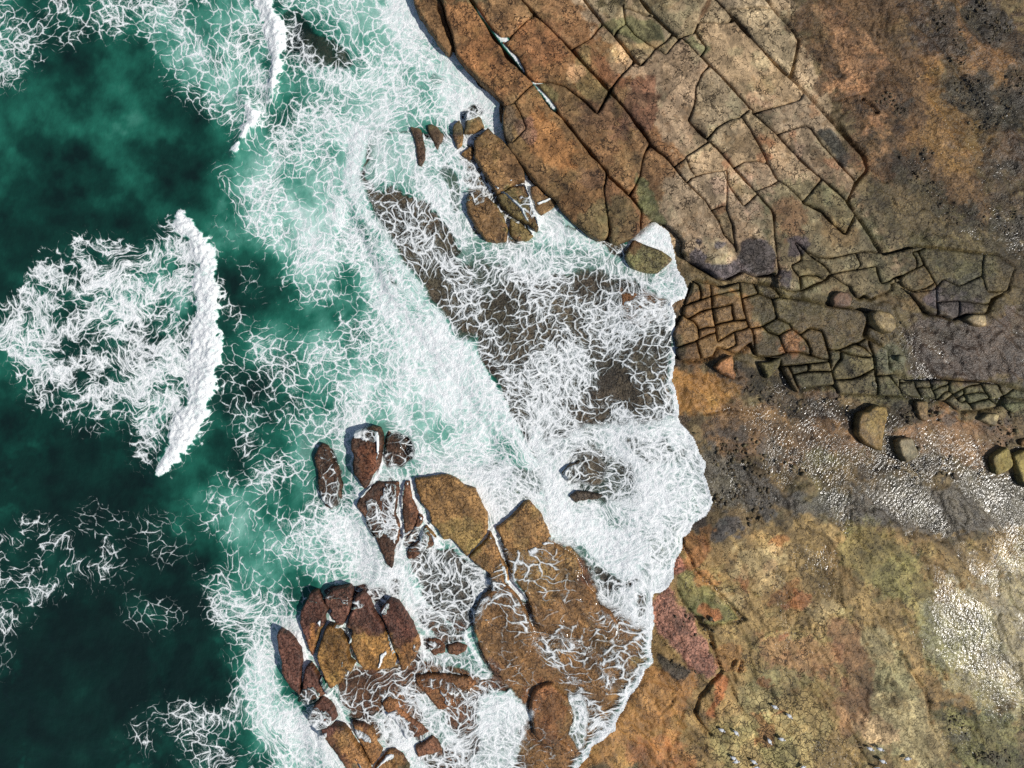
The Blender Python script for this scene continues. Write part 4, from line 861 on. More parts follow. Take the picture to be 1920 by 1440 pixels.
CREST = [P(333, 402, 365, 408, 387, 440, 402, 500, 413, 570, 414, 640, 411, 690, 392, 760, 357, 830, 315, 890, 288, 902, 281, 880, 312, 830, 342, 770, 350, 700, 354, 640, 364, 560, 370, 500, 352, 450, 334, 425),
         P(470, -20, 512, 2, 530, 50, 532, 130, 518, 190, 504, 197, 508, 130, 500, 65, 482, 22), P(452, 175, 466, 185, 478, 205, 490, 228, 470, 240, 448, 285, 434, 304, 432, 290, 446, 255, 462, 222)]
MI.a = 0.25 * MI.a + 0.75 * blur(MI.a, 44); FO.a = 0.35 * FO.a + 0.65 * blur(FO.a, 26)
for c in CREST:
    sea(c, 10, f=1.0, m=1.0, k=0.0, d=0.0, warp=9, rough=1.0)
# sheet of water over the rock behind the front
SW = P(690, 250, 780, 235, 940, 255, 1060, 430, 1180, 455, 1280, 510, 1300, 560, 1280, 640, 1280, 780, 1330, 860, 1345, 940, 1280, 1070, 1235, 1120, 1235, 1240, 1160, 1370, 1090, 1450,
       1000, 1450, 960, 1200, 1080, 1090, 1010, 900, 950, 770, 905, 690, 900, 640, 840, 620, 740, 480, 672, 350)
sea(SW, 8, k=0.95, f=0.52, m=0.6)
sea(P(690, 260, 860, 245, 880, 330, 860, 400, 780, 380, 700, 330), 20, k=0.3, f=0.64, m=0.75)
sea(P(690, 250, 780, 245, 770, 330, 720, 360, 680, 330), 14, 0.8, k=0.12, f=0.66)
sea(P(800, 330, 870, 330, 890, 430, 950, 470, 880, 480, 800, 400), 12, 0.85, k=0.3, f=0.72, m=0.8)
sea(El(800, 440, 64, 40, 30), 14, 0.9, k=1, f=0.42); sea(P(665, 345, 690, 350, 740, 460, 790, 540, 840, 610, 800, 600, 720, 480), 6, 0.95, k=1, f=0.34, s=0.2)
sea(P(830, 290, 860, 330, 865, 400, 850, 400, 825, 330), 6, 0.8, k=0.9, f=0.38)
sea(P(900, 240, 945, 250, 1000, 350, 1060, 430, 1140, 460, 1180, 500, 1000, 470, 940, 440, 1000, 430, 1010, 400, 900, 250), 8, 0.9, k=0.15, f=0.8, m=0.9)
sea(P(880, 450, 1000, 455, 1180, 480, 1270, 520, 1280, 560, 1180, 530, 1000, 510, 860, 500), 16, 0.8, k=0.5, f=0.66, m=0.8)
sea(P(880, 480, 960, 520, 1000, 580, 960, 600, 900, 560), 16, 0.7, f=0.62, k=0.8)
sea(El(1010, 600, 90, 60, 20), 24, 0.8, f=0.45, k=1); sea(El(1130, 560, 80, 40, 10), 24, 0.7, f=0.46, k=1); sea(El(1160, 690, 70, 70), 24, 0.85, f=0.36, k=1); sea(El(1190, 740, 46, 26), 14, 0.9, f=0.2, k=1)
sea(P(1000, 640, 1080, 650, 1130, 700, 1080, 760, 1000, 740), 24, 0.8, f=0.66, k=0.9)
sea(P(820, 580, 900, 620, 905, 680, 900, 650, 850, 640), 10, 0.8, f=0.36, k=0.9)
sea(P(898, 672, 920, 680, 960, 740, 990, 800, 1000, 850, 975, 800, 935, 750), 5, 0.95, f=0.28, k=1); sea(El(975, 730, 26, 22), 10, 0.7, f=0.34, k=1); sea(El(1060, 800, 80, 24), 20, 0.7, f=0.46, k=1)
sea(P(1000, 830, 1120, 800, 1280, 795, 1325, 870, 1340, 945, 1275, 1065, 1225, 1120, 1225, 1190, 1180, 1160, 1120, 1120, 1090, 1060, 1030, 990, 1005, 900), 16, 0.95, f=0.78, k=0.65, m=0.9, s=0.35)
sea(El(1130, 890, 70, 40, 20), 18, 0.7, f=0.5, k=1, s=0.5); sea(El(1230, 840, 50, 20), 14, 0.7, f=0.48, k=1); sea(El(1150, 1075, 50, 16, 10), 10, 0.7, f=0.5, k=1); sea(El(1200, 1140, 14, 26), 8, 0.7, f=0.4, k=1)
sea(P(1020, 940, 1120, 960, 1220, 1020, 1200, 1080, 1120, 1060, 1050, 1000), 18, 0.8, f=0.9, k=0.2, m=1.0, s=0.3)
sea(P(1000, 780, 1040, 900, 1080, 960, 1030, 960, 990, 880), 10, 0.7, f=0.86, k=0.2, m=0.95)
sea(P(1240, 490, 1285, 520, 1290, 565, 1255, 570, 1225, 560, 1230, 520), 8, 0.9, f=0.86, k=0.3)
sea(P(1240, 780, 1280, 790, 1275, 830, 1250, 830), 8, 0.8, f=0.8, k=0.4)
# thin run-up over the brown ledges
sea(P(930, 1010, 1040, 1010, 1090, 1060, 1130, 1140, 1230, 1180, 1230, 1250, 1160, 1370, 1090, 1450, 960, 1450, 900, 1250, 890, 1130), 12, 0.95, k=1.0, f=0.17, s=0.9)
sea(P(1090, 1130, 1170, 1150, 1225, 1190, 1220, 1250, 1170, 1320, 1110, 1400, 1070, 1320, 1010, 1230, 1040, 1190), 22, 0.9, f=0.4, k=1, s=0.85)
sea(P(1000, 1190, 1080, 1200, 1140, 1240, 1150, 1290, 1060, 1270, 1000, 1250), 20, 0.8, f=0.54, k=1.0, s=0.7)
sea(P(1060, 1300, 1085, 1300, 1100, 1340, 1110, 1390, 1090, 1400, 1070, 1350), 8, 0.9, f=0.78, k=0.7, s=0.5); sea(El(1010, 1320, 50, 70), 16, 0.85, f=0.14, k=1)
sea(P(620, 1250, 780, 1230, 900, 1240, 960, 1290, 1000, 1330, 1000, 1450, 800, 1450, 700, 1360, 640, 1320), 10, 0.95, f=0.46, k=1.0, m=0.8, s=0.15)
sea(P(890, 1300, 960, 1290, 1000, 1340, 990, 1400, 960, 1450, 890, 1450), 14, 0.85, f=0.84, k=0.3, m=0.95); sea(P(700, 1330, 750, 1340, 800, 1400, 760, 1420, 710, 1390), 10, 0.8, f=0.8, k=0.4)
sea(P(770, 1310, 830, 1340, 870, 1380, 840, 1420, 800, 1400), 12, 0.7, f=0.74, k=0.5); sea(P(640, 1290, 700, 1330, 760, 1360, 700, 1350), 8, 0.6, f=0.4)
sea(P(780, 1240, 880, 1225, 930, 1260, 870, 1260), 8, 0.8, f=0.74, k=0.5)
# rock gullies and the web-covered pool
sea(P(655, 905, 670, 930, 650, 960, 700, 1040, 730, 1090, 760, 1080, 755, 1030, 770, 1000, 790, 980, 770, 940, 770, 890, 740, 890, 700, 890), 8, 0.9, f=0.72, k=0.3, m=0.8)
sea(P(775, 1035, 850, 1025, 922, 1092, 915, 1150, 860, 1190, 800, 1150, 780, 1090), 6, 1, f=0.5, k=1, m=0.4, s=0.0)
sea(P(728, 1060, 762, 1072, 790, 1118, 832, 1170, 800, 1185, 770, 1150, 740, 1110), 5, 0.95, f=0.88, k=0.1, m=0.95, warp=8); sea(P(765, 1120, 800, 1180, 830, 1230, 870, 1200, 850, 1180), 8, 0.8, f=0.56, k=1)
sea(P(553, 1180, 568, 1180, 580, 1230, 600, 1270, 625, 1310, 612, 1312, 590, 1280, 568, 1250, 560, 1210), 3, 1, f=0.97, k=0, m=1, warp=4)
sea(P(600, 800, 670, 790, 665, 900, 640, 950, 630, 880), 10, 0.7, f=0.5, m=0.6, k=0.2); sea(El(650, 880, 14, 26), 6, 0.8, f=0.34, m=0.5)
sea(P(870, 870, 1010, 880, 1000, 940, 930, 972, 900, 940), 8, 0.95, f=0.62, k=0.75, m=0.8)
sea(P(500, 1070, 600, 1080, 620, 1120, 560, 1150, 500, 1150), 12, 0.9, f=0.45, m=0.42)
sea(P(690, 1090, 790, 1080, 790, 1150, 720, 1130), 8, 0.8, f=0.62, m=0.8, k=0.2)
sea(P(1165, 455, 1215, 415, 1275, 445, 1268, 505, 1225, 490, 1200, 455), 8, 1, f=0.74, m=0.95, k=0.25)
sea(P(690, -20, 790, -20, 800, 20, 740, 30), 12, 0.9, f=0.66, m=0.9, k=0.0)
# draped threads of foam on rock tops
for pts, f in [(El(880, 215, 20, 14), 0.4), (El(895, 375, 22, 14, 40), 0.3), (El(985, 392, 16, 10), 0.36), (El(965, 235, 26, 26), 0.0), 
               (El(735, 960, 16, 60), 0.42), (El(700, 980, 20, 40), 0.34), (El(690, 815, 26, 18), 0.4), (El(620, 900, 20, 60), 0.4), (El(745, 845, 22, 34), 0.46), (El(600, 1340, 20, 24), 0.6), (El(590, 1295, 16, 14), 0.5), (El(630, 1340, 16, 20), 0.6),
               (El(657, 1245, 9, 20, -20), 0.6), (El(735, 1400, 12, 18), 0.7), (El(690, 1360, 34, 20, 30), 0.4), (El(760, 1360, 30, 40, -40), 0.4), (El(780, 1010, 30, 24), 0.4), (El(800, 1215, 30, 14), 0.42), (El(1205, 575, 40, 22), 0.44),
               (El(1090, 880, 40, 20), 0.5), (El(850, 1300, 30, 24), 0.4), (El(822, 1280, 24, 20), 0.28), (El(660, 1110, 50, 12), 0.3), (El(720, 1115, 20, 20), 0.35), (El(748, 1100, 10, 20), 0.5), (El(600, 1120, 22, 12), 0.3)]:
    if f > 0:
        sea(pts, 8, 0.9, f=f, k=1.0, s=0.2, dr=1.0)
sea(P(925, 990, 1090, 1020, 1130, 1130, 1170, 1200, 1000, 1270, 940, 1290, 880, 1200, 890, 1110, 920, 1080, 940, 1040), 6, 1, dr=1.0)
sea(El(980, 985, 40, 40), 10, 0.9, dr=0.0); sea(P(985, 1290, 1080, 1280, 1090, 1420, 990, 1420), 8, 1, dr=1.0)
for pts, w in [(P(711, 810, 716, 850, 714, 880, 700, 905, 680, 930), 4), (P(757, 905, 752, 935, 748, 965, 757, 1000, 750, 1030), 3.5), (P(770, 900, 776, 930, 786, 955, 800, 980, 815, 1000, 825, 1022), 5), (P(792, 985, 790, 1010), 3), (P(940, 965, 930, 985, 922, 995, 935, 1015, 945, 1045), 3.5),
               (P(948, 1060, 957, 1080, 970, 1105, 985, 1120), 5), (P(957, 1080, 975, 1110), 8), (P(719, 1172, 727, 1190, 735, 1210, 742, 1240), 4), (P(730, 1213, 720, 1220, 714, 1242), 3), (P(788, 1190, 796, 1230), 4), (P(640, 1330, 660, 1380, 690, 1440), 4),
               (P(605, 1270, 640, 1330), 4), (P(870, 1190, 885, 1215, 900, 1240), 5), (P(610, 1160, 614, 1166), 7), (P(648, 1186, 652, 1192), 8), (P(632, 1171, 640, 1173), 2.5), (P(920, 350, 950, 370, 980, 400, 1000, 440), 3), (P(985, 345, 995, 380, 1010, 425), 3.2), (P(958, 345, 985, 343), 2.5),
               (P(885, 255, 905, 240), 3), (P(1010, 385, 1030, 378), 2.5), (P(700, 1440, 730, 1410, 745, 1400), 3)]:
    d = seg_dist(pts, GX + WX * 8, GY + WY * 8)
    mm = smooth(w * 1.3, w * 0.45, d * (1 + 0.9 * NZ))
    for fld, v in ((FO, 0.95), (MI, 0.95), (CL, 0.15), (DR, 1.0)):
        fld.a = fld.a * (1 - mm) + v * mm
# bright rim along the front of the run-up
dF = seg_dist(FRONT, GX, GY)
rim = smooth(14, 3, dF * (1 + 0.9 * NZ)) * smooth(455, 500, GY)
FO.a = np.maximum(FO.a, rim * (0.9 + 0.25 * NZ)); CL.a = np.minimum(CL.a, 1 - 0.55 * rim)
rim2 = smooth(34, 6, dF * (1 + 1.4 * NZ)) * smooth(455, 500, GY)
FO.a = np.maximum(FO.a, rim2 * 0.62)
for pts, w in [(P(664, 335, 690, 400, 740, 485, 790, 560, 830, 622), 24), (P(895, 668, 930, 745, 975, 815, 1000, 870), 9), (P(676, 250, 660, 335), 22)]:
    mm = smooth(w, w * 0.35, seg_dist(pts, GX + 3 + WX * 14, GY + WY * 14) * (1 + 0.6 * NZ))
    for fld, v in ((FO, 0.82), (MI, 0.95), (CL, 0.0)):
        fld.a = fld.a * (1 - mm) + v * mm
# joints with water in them
for pts, w in [(P(880, -40, 905, 30, 940, 75, 950, 90, 975, 120, 1005, 160, 1040, 205), 9), (P(940, 78, 970, 55), 7), (P(818, -20, 826, 20, 838, 60, 847, 90), 9), (P(1215, 430, 1245, 440, 1260, 480), 26)]:
    mm = smooth(w, w * 0.6, seg_dist(pts, GX, GY))
    FO.a = FO.a * (1 - mm) + (0.86 + 0.5 * NZ) * mm; MI.a = MI.a * (1 - mm) + 1.0 * mm; CL.a = CL.a * (1 - mm)
EXTRA = [(P(880, -60, 905, 30, 940, 75, 950, 90, 975, 120, 1005, 160, 1040, 205), 10, 0.72), (P(940, 78, 970, 55), 8, 0.72)]

# ------------------------------------------------------------------ mesh helpers
MAIN_PLATFORM = None


def mesh_object(name, verts, faces, mat, attrs=None, parent=None, smooth_shade=True):
    me = bpy.data.meshes.new(name)
    verts = np.asarray(verts, np.float32)
    faces = np.asarray(faces, np.int32)
    k = faces.shape[1]
    me.vertices.add(len(verts)); me.vertices.foreach_set('co', verts.ravel())
    me.loops.add(faces.size); me.loops.foreach_set('vertex_index', faces.ravel())
    me.polygons.add(len(faces))
    me.polygons.foreach_set('loop_start', np.arange(0, faces.size, k, dtype=np.int32))
    me.update(calc_edges=True)
    if smooth_shade:
        me.polygons.foreach_set('use_smooth', np.ones(len(faces), bool))
    for an, av in (attrs or {}).items():
        av = np.asarray(av, np.float32)
        if av.ndim == 2 and an == 'churn':
            a = me.attributes.new(an, 'FLOAT_VECTOR', 'POINT')
            a.data.foreach_set('vector', av.ravel())
        elif av.ndim == 2:
            a = me.attributes.new(an, 'FLOAT_COLOR', 'POINT')
            a.data.foreach_set('color', np.concatenate([av, np.ones((len(av), 1), np.float32)], 1).ravel())
        else:
            a = me.attributes.new(an, 'FLOAT', 'POINT')
            a.data.foreach_set('value', av)
    me.materials.append(mat)
    o = bpy.data.objects.new(name, me)
    C.objects.link(o)
    if parent is not None:
        o.parent = parent
    return o


def tag(o, label=None, cat=None, group=None, kind=None):
    for k, v in (('label', label), ('category', cat), ('group', group), ('kind', kind)):
        if v:
            o[k] = v
    return o


def grid_mesh(x0, x1, y0, y1, step, keep, zfun, zref, attrfun):
    xs = np.arange(x0, x1 + step, step); ys = np.arange(y0, y1 + step, step)
    X, Y = np.meshgrid(xs, ys)
    K = keep(X, Y)
    cell = K[:-1, :-1] | K[1:, :-1] | K[:-1, 1:] | K[1:, 1:]
    W = len(xs)
    j, i = np.nonzero(cell)
    a = j * W + i
    quads = np.stack([a + W, a + W + 1, a + 1, a], 1)
    used, inv = np.unique(quads, return_inverse=True)
    quads = inv.reshape(quads.shape)
    px = X.ravel()[used]; py = Y.ravel()[used]
    z = zfun(px, py)
    wx, wy = to_world(px, py, zref)
    return px, py, np.stack([wx, wy, z], 1), quads, attrfun(px, py, z)


def resample(P0, step):
    P0 = np.asarray(P0, float)
    Q = np.vstack([P0, P0[:1]])
    seg = np.hypot(*(Q[1:] - Q[:-1]).T)
    s = np.concatenate([[0], np.cumsum(seg)])
    n = max(8, int(s[-1] / step))
    t = np.linspace(0, s[-1], n, endpoint=False)
    return np.stack([np.interp(t, s, Q[:, 0]), np.interp(t, s, Q[:, 1])], 1)


def area(P0):
    x, y = P0[:, 0], P0[:, 1]
    return 0.5 * np.sum(x * np.roll(y, -1) - np.roll(x, -1) * y)


def chaikin(P0, it=1, k=0.2):
    for _ in range(it):
        Q = np.roll(P0, -1, 0)
        P0 = np.stack([P0 * (1 - k) + Q * k, P0 * k + Q * (1 - k)], 1).reshape(-1, 2)
    return P0


def ledges(px, py, size=70, levels=9, seed=43):
    """terraced relief of flaking beds: height -0.5..0.5 and the index of the bed"""
    u = px * 0.6 + py * 0.8; v = px * 0.8 - py * 0.6
    q = (fbm(u * 0.45, v, size, 5, seed, 0.58) + 0.5) * levels
    k = np.floor(q)
    return (k + smooth(0.46, 0.54, q - k)) / levels - 0.5, k


def rock_height(px, py, d, top, base, bevel, seed, rough=1.0):
    rs = np.random.RandomState(seed)
    cx, cy = px.mean(), py.mean()
    tilt = (px - cx) * rs.uniform(-1, 1) * 0.0006 + (py - cy) * rs.uniform(-1, 1) * 0.0006
    e = np.clip(1 - d / bevel, 0, 1)
    z = top + tilt + rough * (0.34 * ledges(px, py, 46, 8, 44)[0] + 0.06 * fbm(px, py, 46, 3, 3) + 0.11 * fbm(px, py, 12, 3, 4) + 0.04 * fbm(px, py, 5, 2, 5))
    drop = min(0.5 * (top - base), 0.026 * bevel + 0.05)
    return z - drop * e ** 2.2


def albedo(px, py):
    c = COL.at(px, py)
    a = fbm(px, py, 34, 5, 81, 0.62); b = fbm(px, py, 9, 4, 82, 0.65); d = fbm(px, py, 90, 4, 83)
    u = px * 0.6 + py * 0.8; v = px * 0.8 - py * 0.6                        # bedding runs down to the right
    bed = fbm(u * 0.22, v, 22, 5, 85, 0.62)
    c = c * np.clip(1 + 0.9 * a + 0.9 * b + 1.2 * bed, 0.3, 2.0)[..., None]
    kb = ledges(px, py)[1]; kc = ledges(px, py, 46, 8, 44)[1]
    tone = 1 + 0.6 * (hash2(kb, kb * 0 + 3, 5) - 0.5) + 0.4 * (hash2(kc, kc * 0 + 1, 6) - 0.5)
    c = c * tone[..., None]
    lum = c.mean(-1, keepdims=True); c = c * 0.84 + lum * 0.16
    st = (smooth(0.08, 0.12, 0.6 * b + 0.9 * a) * 0.6)[..., None]              # dark algae stains
    c = c * (1 - st * np.array([0.6, 0.62, 0.68]))
    ru = (smooth(0.04, 0.12, d + 0.5 * b) * 0.2)[..., None]               # rusty film
    c = c * (1 - ru * np.array([-0.1, 0.2, 0.42]))
    pa = (smooth(0.10, 0.16, -b - 0.6 * d) * 0.5)[..., None]              # scoured pale grain
    c = c * (1 + pa * np.array([0.55, 0.55, 0.5]))
    gr = (smooth(0.05, 0.14, fbm(px, py, 60, 5, 84, 0.6)) * 0.35)[..., None]   # olive film
    return c * (1 - gr * np.array([0.28, 0.06, 0.12]))


def build_rock(name, pts, top, base, bevel, seed, step=2.8, rough=1.0, jitter=2.2, parent=None, tone=None, splay=1.5):
    pts = np.asarray(pts, float)
    if area(pts) < 0:
        pts = pts[::-1]
    b = resample(chaikin(pts, 1, 0.08) if jitter != 1.2 else chaikin(pts, 1, 0.12), max(step, 2.4))
    b = b + jitter * np.stack([fbm(b[:, 0], b[:, 1], 16, 4, 21 + seed % 5, 0.65), fbm(b[:, 0], b[:, 1], 16, 4, 31 + seed % 5, 0.65)], 1) * 2
    x0, y0 = b.min(0); x1, y1 = b.max(0)
    gx, gy = np.meshgrid(np.arange(x0, x1, step), np.arange(y0, y1, step * 0.87))
    gx = gx + (np.arange(gx.shape[0]) % 2)[:, None] * step * 0.5
    rs = np.random.RandomState(seed)
    gx = gx.ravel() + rs.uniform(-0.28, 0.28, gx.size) * step; gy = gy.ravel() + rs.uniform(-0.28, 0.28, gy.size) * step
    m = inside(b, gx, gy)
    gx, gy = gx[m], gy[m]
    if len(gx):
        d = seg_dist(b, gx, gy, True)
        m = d > step * 0.45
        gx, gy, d = gx[m], gy[m], d[m]
    nb = len(b)
    allp = np.vstack([b, np.stack([gx, gy], 1)]) if len(gx) else b
    res = delaunay_2d_cdt([Vector(v) for v in allp], [], [list(range(nb))], 1, 1e-4)
    vc = np.array([v[:] for v in res[0]]); faces = [f for f in res[2] if len(f) == 3]
    if not faces:
        return None
    F = np.array(faces)
    # orientation: plan y points down, world y up
    A = vc[F[:, 0]]; B = vc[F[:, 1]]; Cc = vc[F[:, 2]]
    cr = (B[:, 0] - A[:, 0]) * (Cc[:, 1] - A[:, 1]) - (B[:, 1] - A[:, 1]) * (Cc[:, 0] - A[:, 0])
    F[cr > 0] = F[cr > 0][:, ::-1]
    dd = seg_dist(b, vc[:, 0], vc[:, 1], True)
    z = rock_height(vc[:, 0], vc[:, 1], dd, top, base, bevel, seed, rough)
    # skirt under every boundary edge
    E = np.concatenate([F[:, [0, 1]], F[:, [1, 2]], F[:, [2, 0]]])
    key = {}
    for a_, b_ in E.tolist():
        key[(a_, b_)] = 1
    bd = [(a_, b_) for (a_, b_) in key if (b_, a_) not in key]
    bv = sorted({v for e in bd for v in e})
    mp = {v: i for i, v in enumerate(bv)}
    nv = len(vc)
    c0 = vc.mean(0)
    out = vc[bv] - c0
    out = out / (np.hypot(out[:, 0], out[:, 1])[:, None] + 1e-6)
    mid = vc[bv] + out * splay * 0.5
    low = vc[bv] + out * splay
    zm = np.minimum(z[bv] - 0.12, (z[bv] * 0.5 + base * 0.5)) + 0.05 * fbm(mid[:, 0], mid[:, 1], 8, 2, 9)
    V = np.vstack([vc, mid, low]); Z = np.concatenate([z, zm, np.full(len(bv), base)])
    k = len(bv)
    sk = []
    for a_, b_ in bd:
        i, j = mp[a_], mp[b_]
        sk += [(b_, a_, nv + i), (b_, nv + i, nv + j), (nv + j, nv + i, nv + k + i), (nv + j, nv + k + i, nv + k + j)]
    F = np.vstack([F, np.array(sk)])
    zr = top
    wx, wy = to_world(V[:, 0], V[:, 1], zr)
    col = albedo(V[:, 0], V[:, 1])
    rs = np.random.RandomState(seed + 5)
    if tone is not None:
        col = col * tone
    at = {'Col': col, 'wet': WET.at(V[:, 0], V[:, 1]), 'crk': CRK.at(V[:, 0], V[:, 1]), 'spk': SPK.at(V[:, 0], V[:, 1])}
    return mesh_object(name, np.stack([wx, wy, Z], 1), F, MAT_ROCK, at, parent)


# ------------------------------------------------------------------ rock platform
print('platform')


SEAM = Field(0.0); SEAM.a = blur(inside(SEA_POLY, GX - 16, GY).astype(float), 24)


def platform_z(px, py):
    z = TZ.at(px, py)
    z = z + 0.10 * fbm(px, py, 70, 4, 41) + 0.08 * fbm(px, py, 14, 3, 42)
    # torn bedding steps
    z = z + 0.8 * ledges(px, py)[0] * smooth(0.1, 0.4, TZ.at(px, py)) * (1 - 0.88 * SEAM.at(px, py))
    return z


def rock_attrs(px, py, z):
    return {'Col': albedo(px, py), 'wet': WET.at(px, py), 'crk': CRK.at(px, py), 'spk': SPK.at(px, py)}


px, py, V, F, at = grid_mesh(470, 2040, -110, 1550, 2.5, lambda X, Y: X > 480, platform_z, 0.4, rock_attrs)
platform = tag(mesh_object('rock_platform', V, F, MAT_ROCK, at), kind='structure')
px, py, V, F, at = grid_mesh(-700, 500, -500, 1900, 30, lambda X, Y: X < 2000, lambda x, y: TZ.at(x, y) - 0.15, 0.0, rock_attrs)
tag(mesh_object('seabed', V, F, MAT_ROCK, at), kind='structure')


def extend(j, q=6.0):
    j = [np.array(p, float) for p in j]
    a = j[0] - j[1]; b = j[-1] - j[-2]
    j[0] = j[0] + a / np.hypot(*a) * q; j[-1] = j[-1] + b / np.hypot(*b) * q
    return j


def split_regions(outline, joints):
    """cut an outline along traced joints; returns the outlines of the pieces"""
    O = resample(np.asarray(outline), 40) if False else np.asarray(outline, float)
    pts = [tuple(p) for p in O]
    edges = [(i, (i + 1) % len(O)) for i in range(len(O))]
    for j in joints:
        j = extend(j)
        s = len(pts); pts += [tuple(p) for p in j]
        edges += [(s + i, s + i + 1) for i in range(len(j) - 1)]
    res = delaunay_2d_cdt([Vector(p) for p in pts], edges, [], 0, 0.6)
    vc = np.array([v[:] for v in res[0]]); ed = res[1]; tri = res[2]; oe = res[4]
    hard = {tuple(sorted(e)) for e, o in zip(ed, oe) if len(o)}
    cen = np.array([vc[list(f)].mean(0) for f in tri])
    ins = inside([tuple(p) for p in O], cen[:, 0], cen[:, 1])
    edge_t = {}
    for t, f in enumerate(tri):
        for k in range(len(f)):
            edge_t.setdefault(tuple(sorted((f[k], f[(k + 1) % len(f)]))), []).append(t)
    reg = -np.ones(len(tri), int); r = 0
    nb = [[] for _ in tri]
    for e, ts in edge_t.items():
        if len(ts) == 2 and e not in hard:
            nb[ts[0]].append(ts[1]); nb[ts[1]].append(ts[0])
    for t in range(len(tri)):
        if reg[t] >= 0 or not ins[t]:
            continue
        st = [t]; reg[t] = r
        while st:
            q = st.pop()
            for u in nb[q]:
                if reg[u] < 0 and ins[u]:
                    reg[u] = r; st.append(u)
        r += 1
    loops = []
    for k in range(r):
        he = {}
        for t in np.nonzero(reg == k)[0]:
            f = tri[t]
            for q in range(len(f)):
                a, b = f[q], f[(q + 1) % len(f)]
                ts = edge_t[tuple(sorted((a, b)))]
                if len(ts) == 2 and reg[ts[0]] == reg[ts[1]]:
                    continue
                he.setdefault(a, []).append(b)
        best = None
        while he:
            s = next(iter(he)); loop = [s]; cur = s
            while True:
                nx = he[cur].pop()
                if not he[cur]:
                    del he[cur]
                if nx == s or len(loop) > 5000:
                    break
                loop.append(nx); cur = nx
                if cur not in he:
                    break
            L_ = vc[loop]
            if len(L_) > 2 and (best is None or abs(area(L_)) > abs(area(best))):
                best = L_
        if best is not None:
            loops.append(best)
    return loops


def inset(P0):
    if area(P0) < 0:
        P0 = P0[::-1]
    P0 = resample(P0, 6.0)
    t = np.roll(P0, -1, 0) - np.roll(P0, 1, 0)
    t /= (np.hypot(t[:, 0], t[:, 1])[:, None] + 1e-6)
    nrm = np.stack([-t[:, 1], t[:, 0]], 1)
    g = GAP.at(P0[:, 0], P0[:, 1]) * (0.25 + 3.0 * (np.clip(fbm(P0[:, 0], P0[:, 1], 46, 3, 77), -0.45, 0.45) + 0.5) ** 2)
    return P0 + nrm * g[:, None]


print('slabs')
nslab = 0
for outline, top, base, bevel, rgh in ((SHELF, 1.0, -0.3, 3.0, 0.8), (BLOCKS, 0.74, -0.2, 3.2, 0.8)):
    for k, lp in enumerate(split_regions(outline, JOINTS)):
        a_ = abs(area(lp))
        if a_ < 60:
            continue
        q = inset(lp)
        if abs(area(q)) < 30:
            continue
        c = q.mean(0)
        rs = np.random.RandomState(int(c[0] * 7 + c[1] * 13))
        tp = top + rs.uniform(-0.07, 0.07)
        if outline is SHELF:
            tp -= 0.12 * smooth(1450, 1680, c[0]) + 0.1 * smooth(430, 540, c[1])
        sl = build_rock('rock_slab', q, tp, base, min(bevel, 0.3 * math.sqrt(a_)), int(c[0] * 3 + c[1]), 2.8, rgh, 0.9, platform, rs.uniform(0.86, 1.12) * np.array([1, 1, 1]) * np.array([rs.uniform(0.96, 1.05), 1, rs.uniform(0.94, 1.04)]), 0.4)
        if sl is not None:
            nslab += 1
print('slabs:', nslab)

# ------------------------------------------------------------------ rocks in the surf and loose blocks
TONES = {'golden boulder': (138, 112, 56), 'square grey': (132, 124, 96), 'smooth olive': (138, 122, 52), 'orange triangular': (156, 102, 48), 'three-cornered': (108, 98, 50), 'pale-topped': (150, 128, 82),
         'mauve': (108, 82, 64), 'speckled ochre': (140, 114, 68), 'leaf-shaped': (142, 126, 84), 'olive pointed': (110, 108, 70), 'pale tan': (158, 138, 94), 'little grey': (132, 128, 108), 'pale green': (116, 118, 90), 'little orange': (150, 106, 50)}
ROCKTOP = np.full((RH, RW), -9.0)
for k, (crop, v, top, base, bevel, label) in enumerate(ROCKS):
    pts = T(crop, *v)
    cx = sum(p[0] for p in pts) / len(pts)
    loose = 'block' in label or 'boulder' in label or 'stone' in label
    rgh = 0.55 if loose else 0.7
    for key, tn in TONES.items():
        if key in label:
            tint(tn, pts, 4, 0.9, warp=0, rough=0, crk=0.1)
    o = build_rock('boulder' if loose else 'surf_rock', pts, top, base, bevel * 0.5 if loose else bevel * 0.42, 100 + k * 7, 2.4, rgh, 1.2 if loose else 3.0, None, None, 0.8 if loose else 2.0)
    tag(o, label, 'boulder' if loose else 'rock', 'loose blocks on the rock platform' if loose else 'rocks standing in the surf')
    if not loose:
        P0 = np.array(pts); i0 = max(0, int((P0[:, 0].min() - 12) / RS)); i1 = min(RW, int((P0[:, 0].max() + 12) / RS)); j0 = max(0, int((P0[:, 1].min() - 12) / RS)); j1 = min(RH, int((P0[:, 1].max() + 12) / RS))
        if i1 > i0 and j1 > j0:
            sl = (slice(j0, j1), slice(i0, i1))
            ins = inside(pts, GX[sl], GY[sl]); d = seg_dist(pts, GX[sl], GY[sl], True)
            z = rock_height(GX[sl].ravel(), GY[sl].ravel(), d.ravel(), top, base, bevel * 0.42, 100 + k * 7, rgh).reshape(d.shape)
            ROCKTOP[sl] = np.maximum(ROCKTOP[sl], np.where(ins, z, -9))

# ------------------------------------------------------------------ sea surface, run-up and breaking waves
print('sea')
RT = Field(0.0); RT.a = ROCKTOP
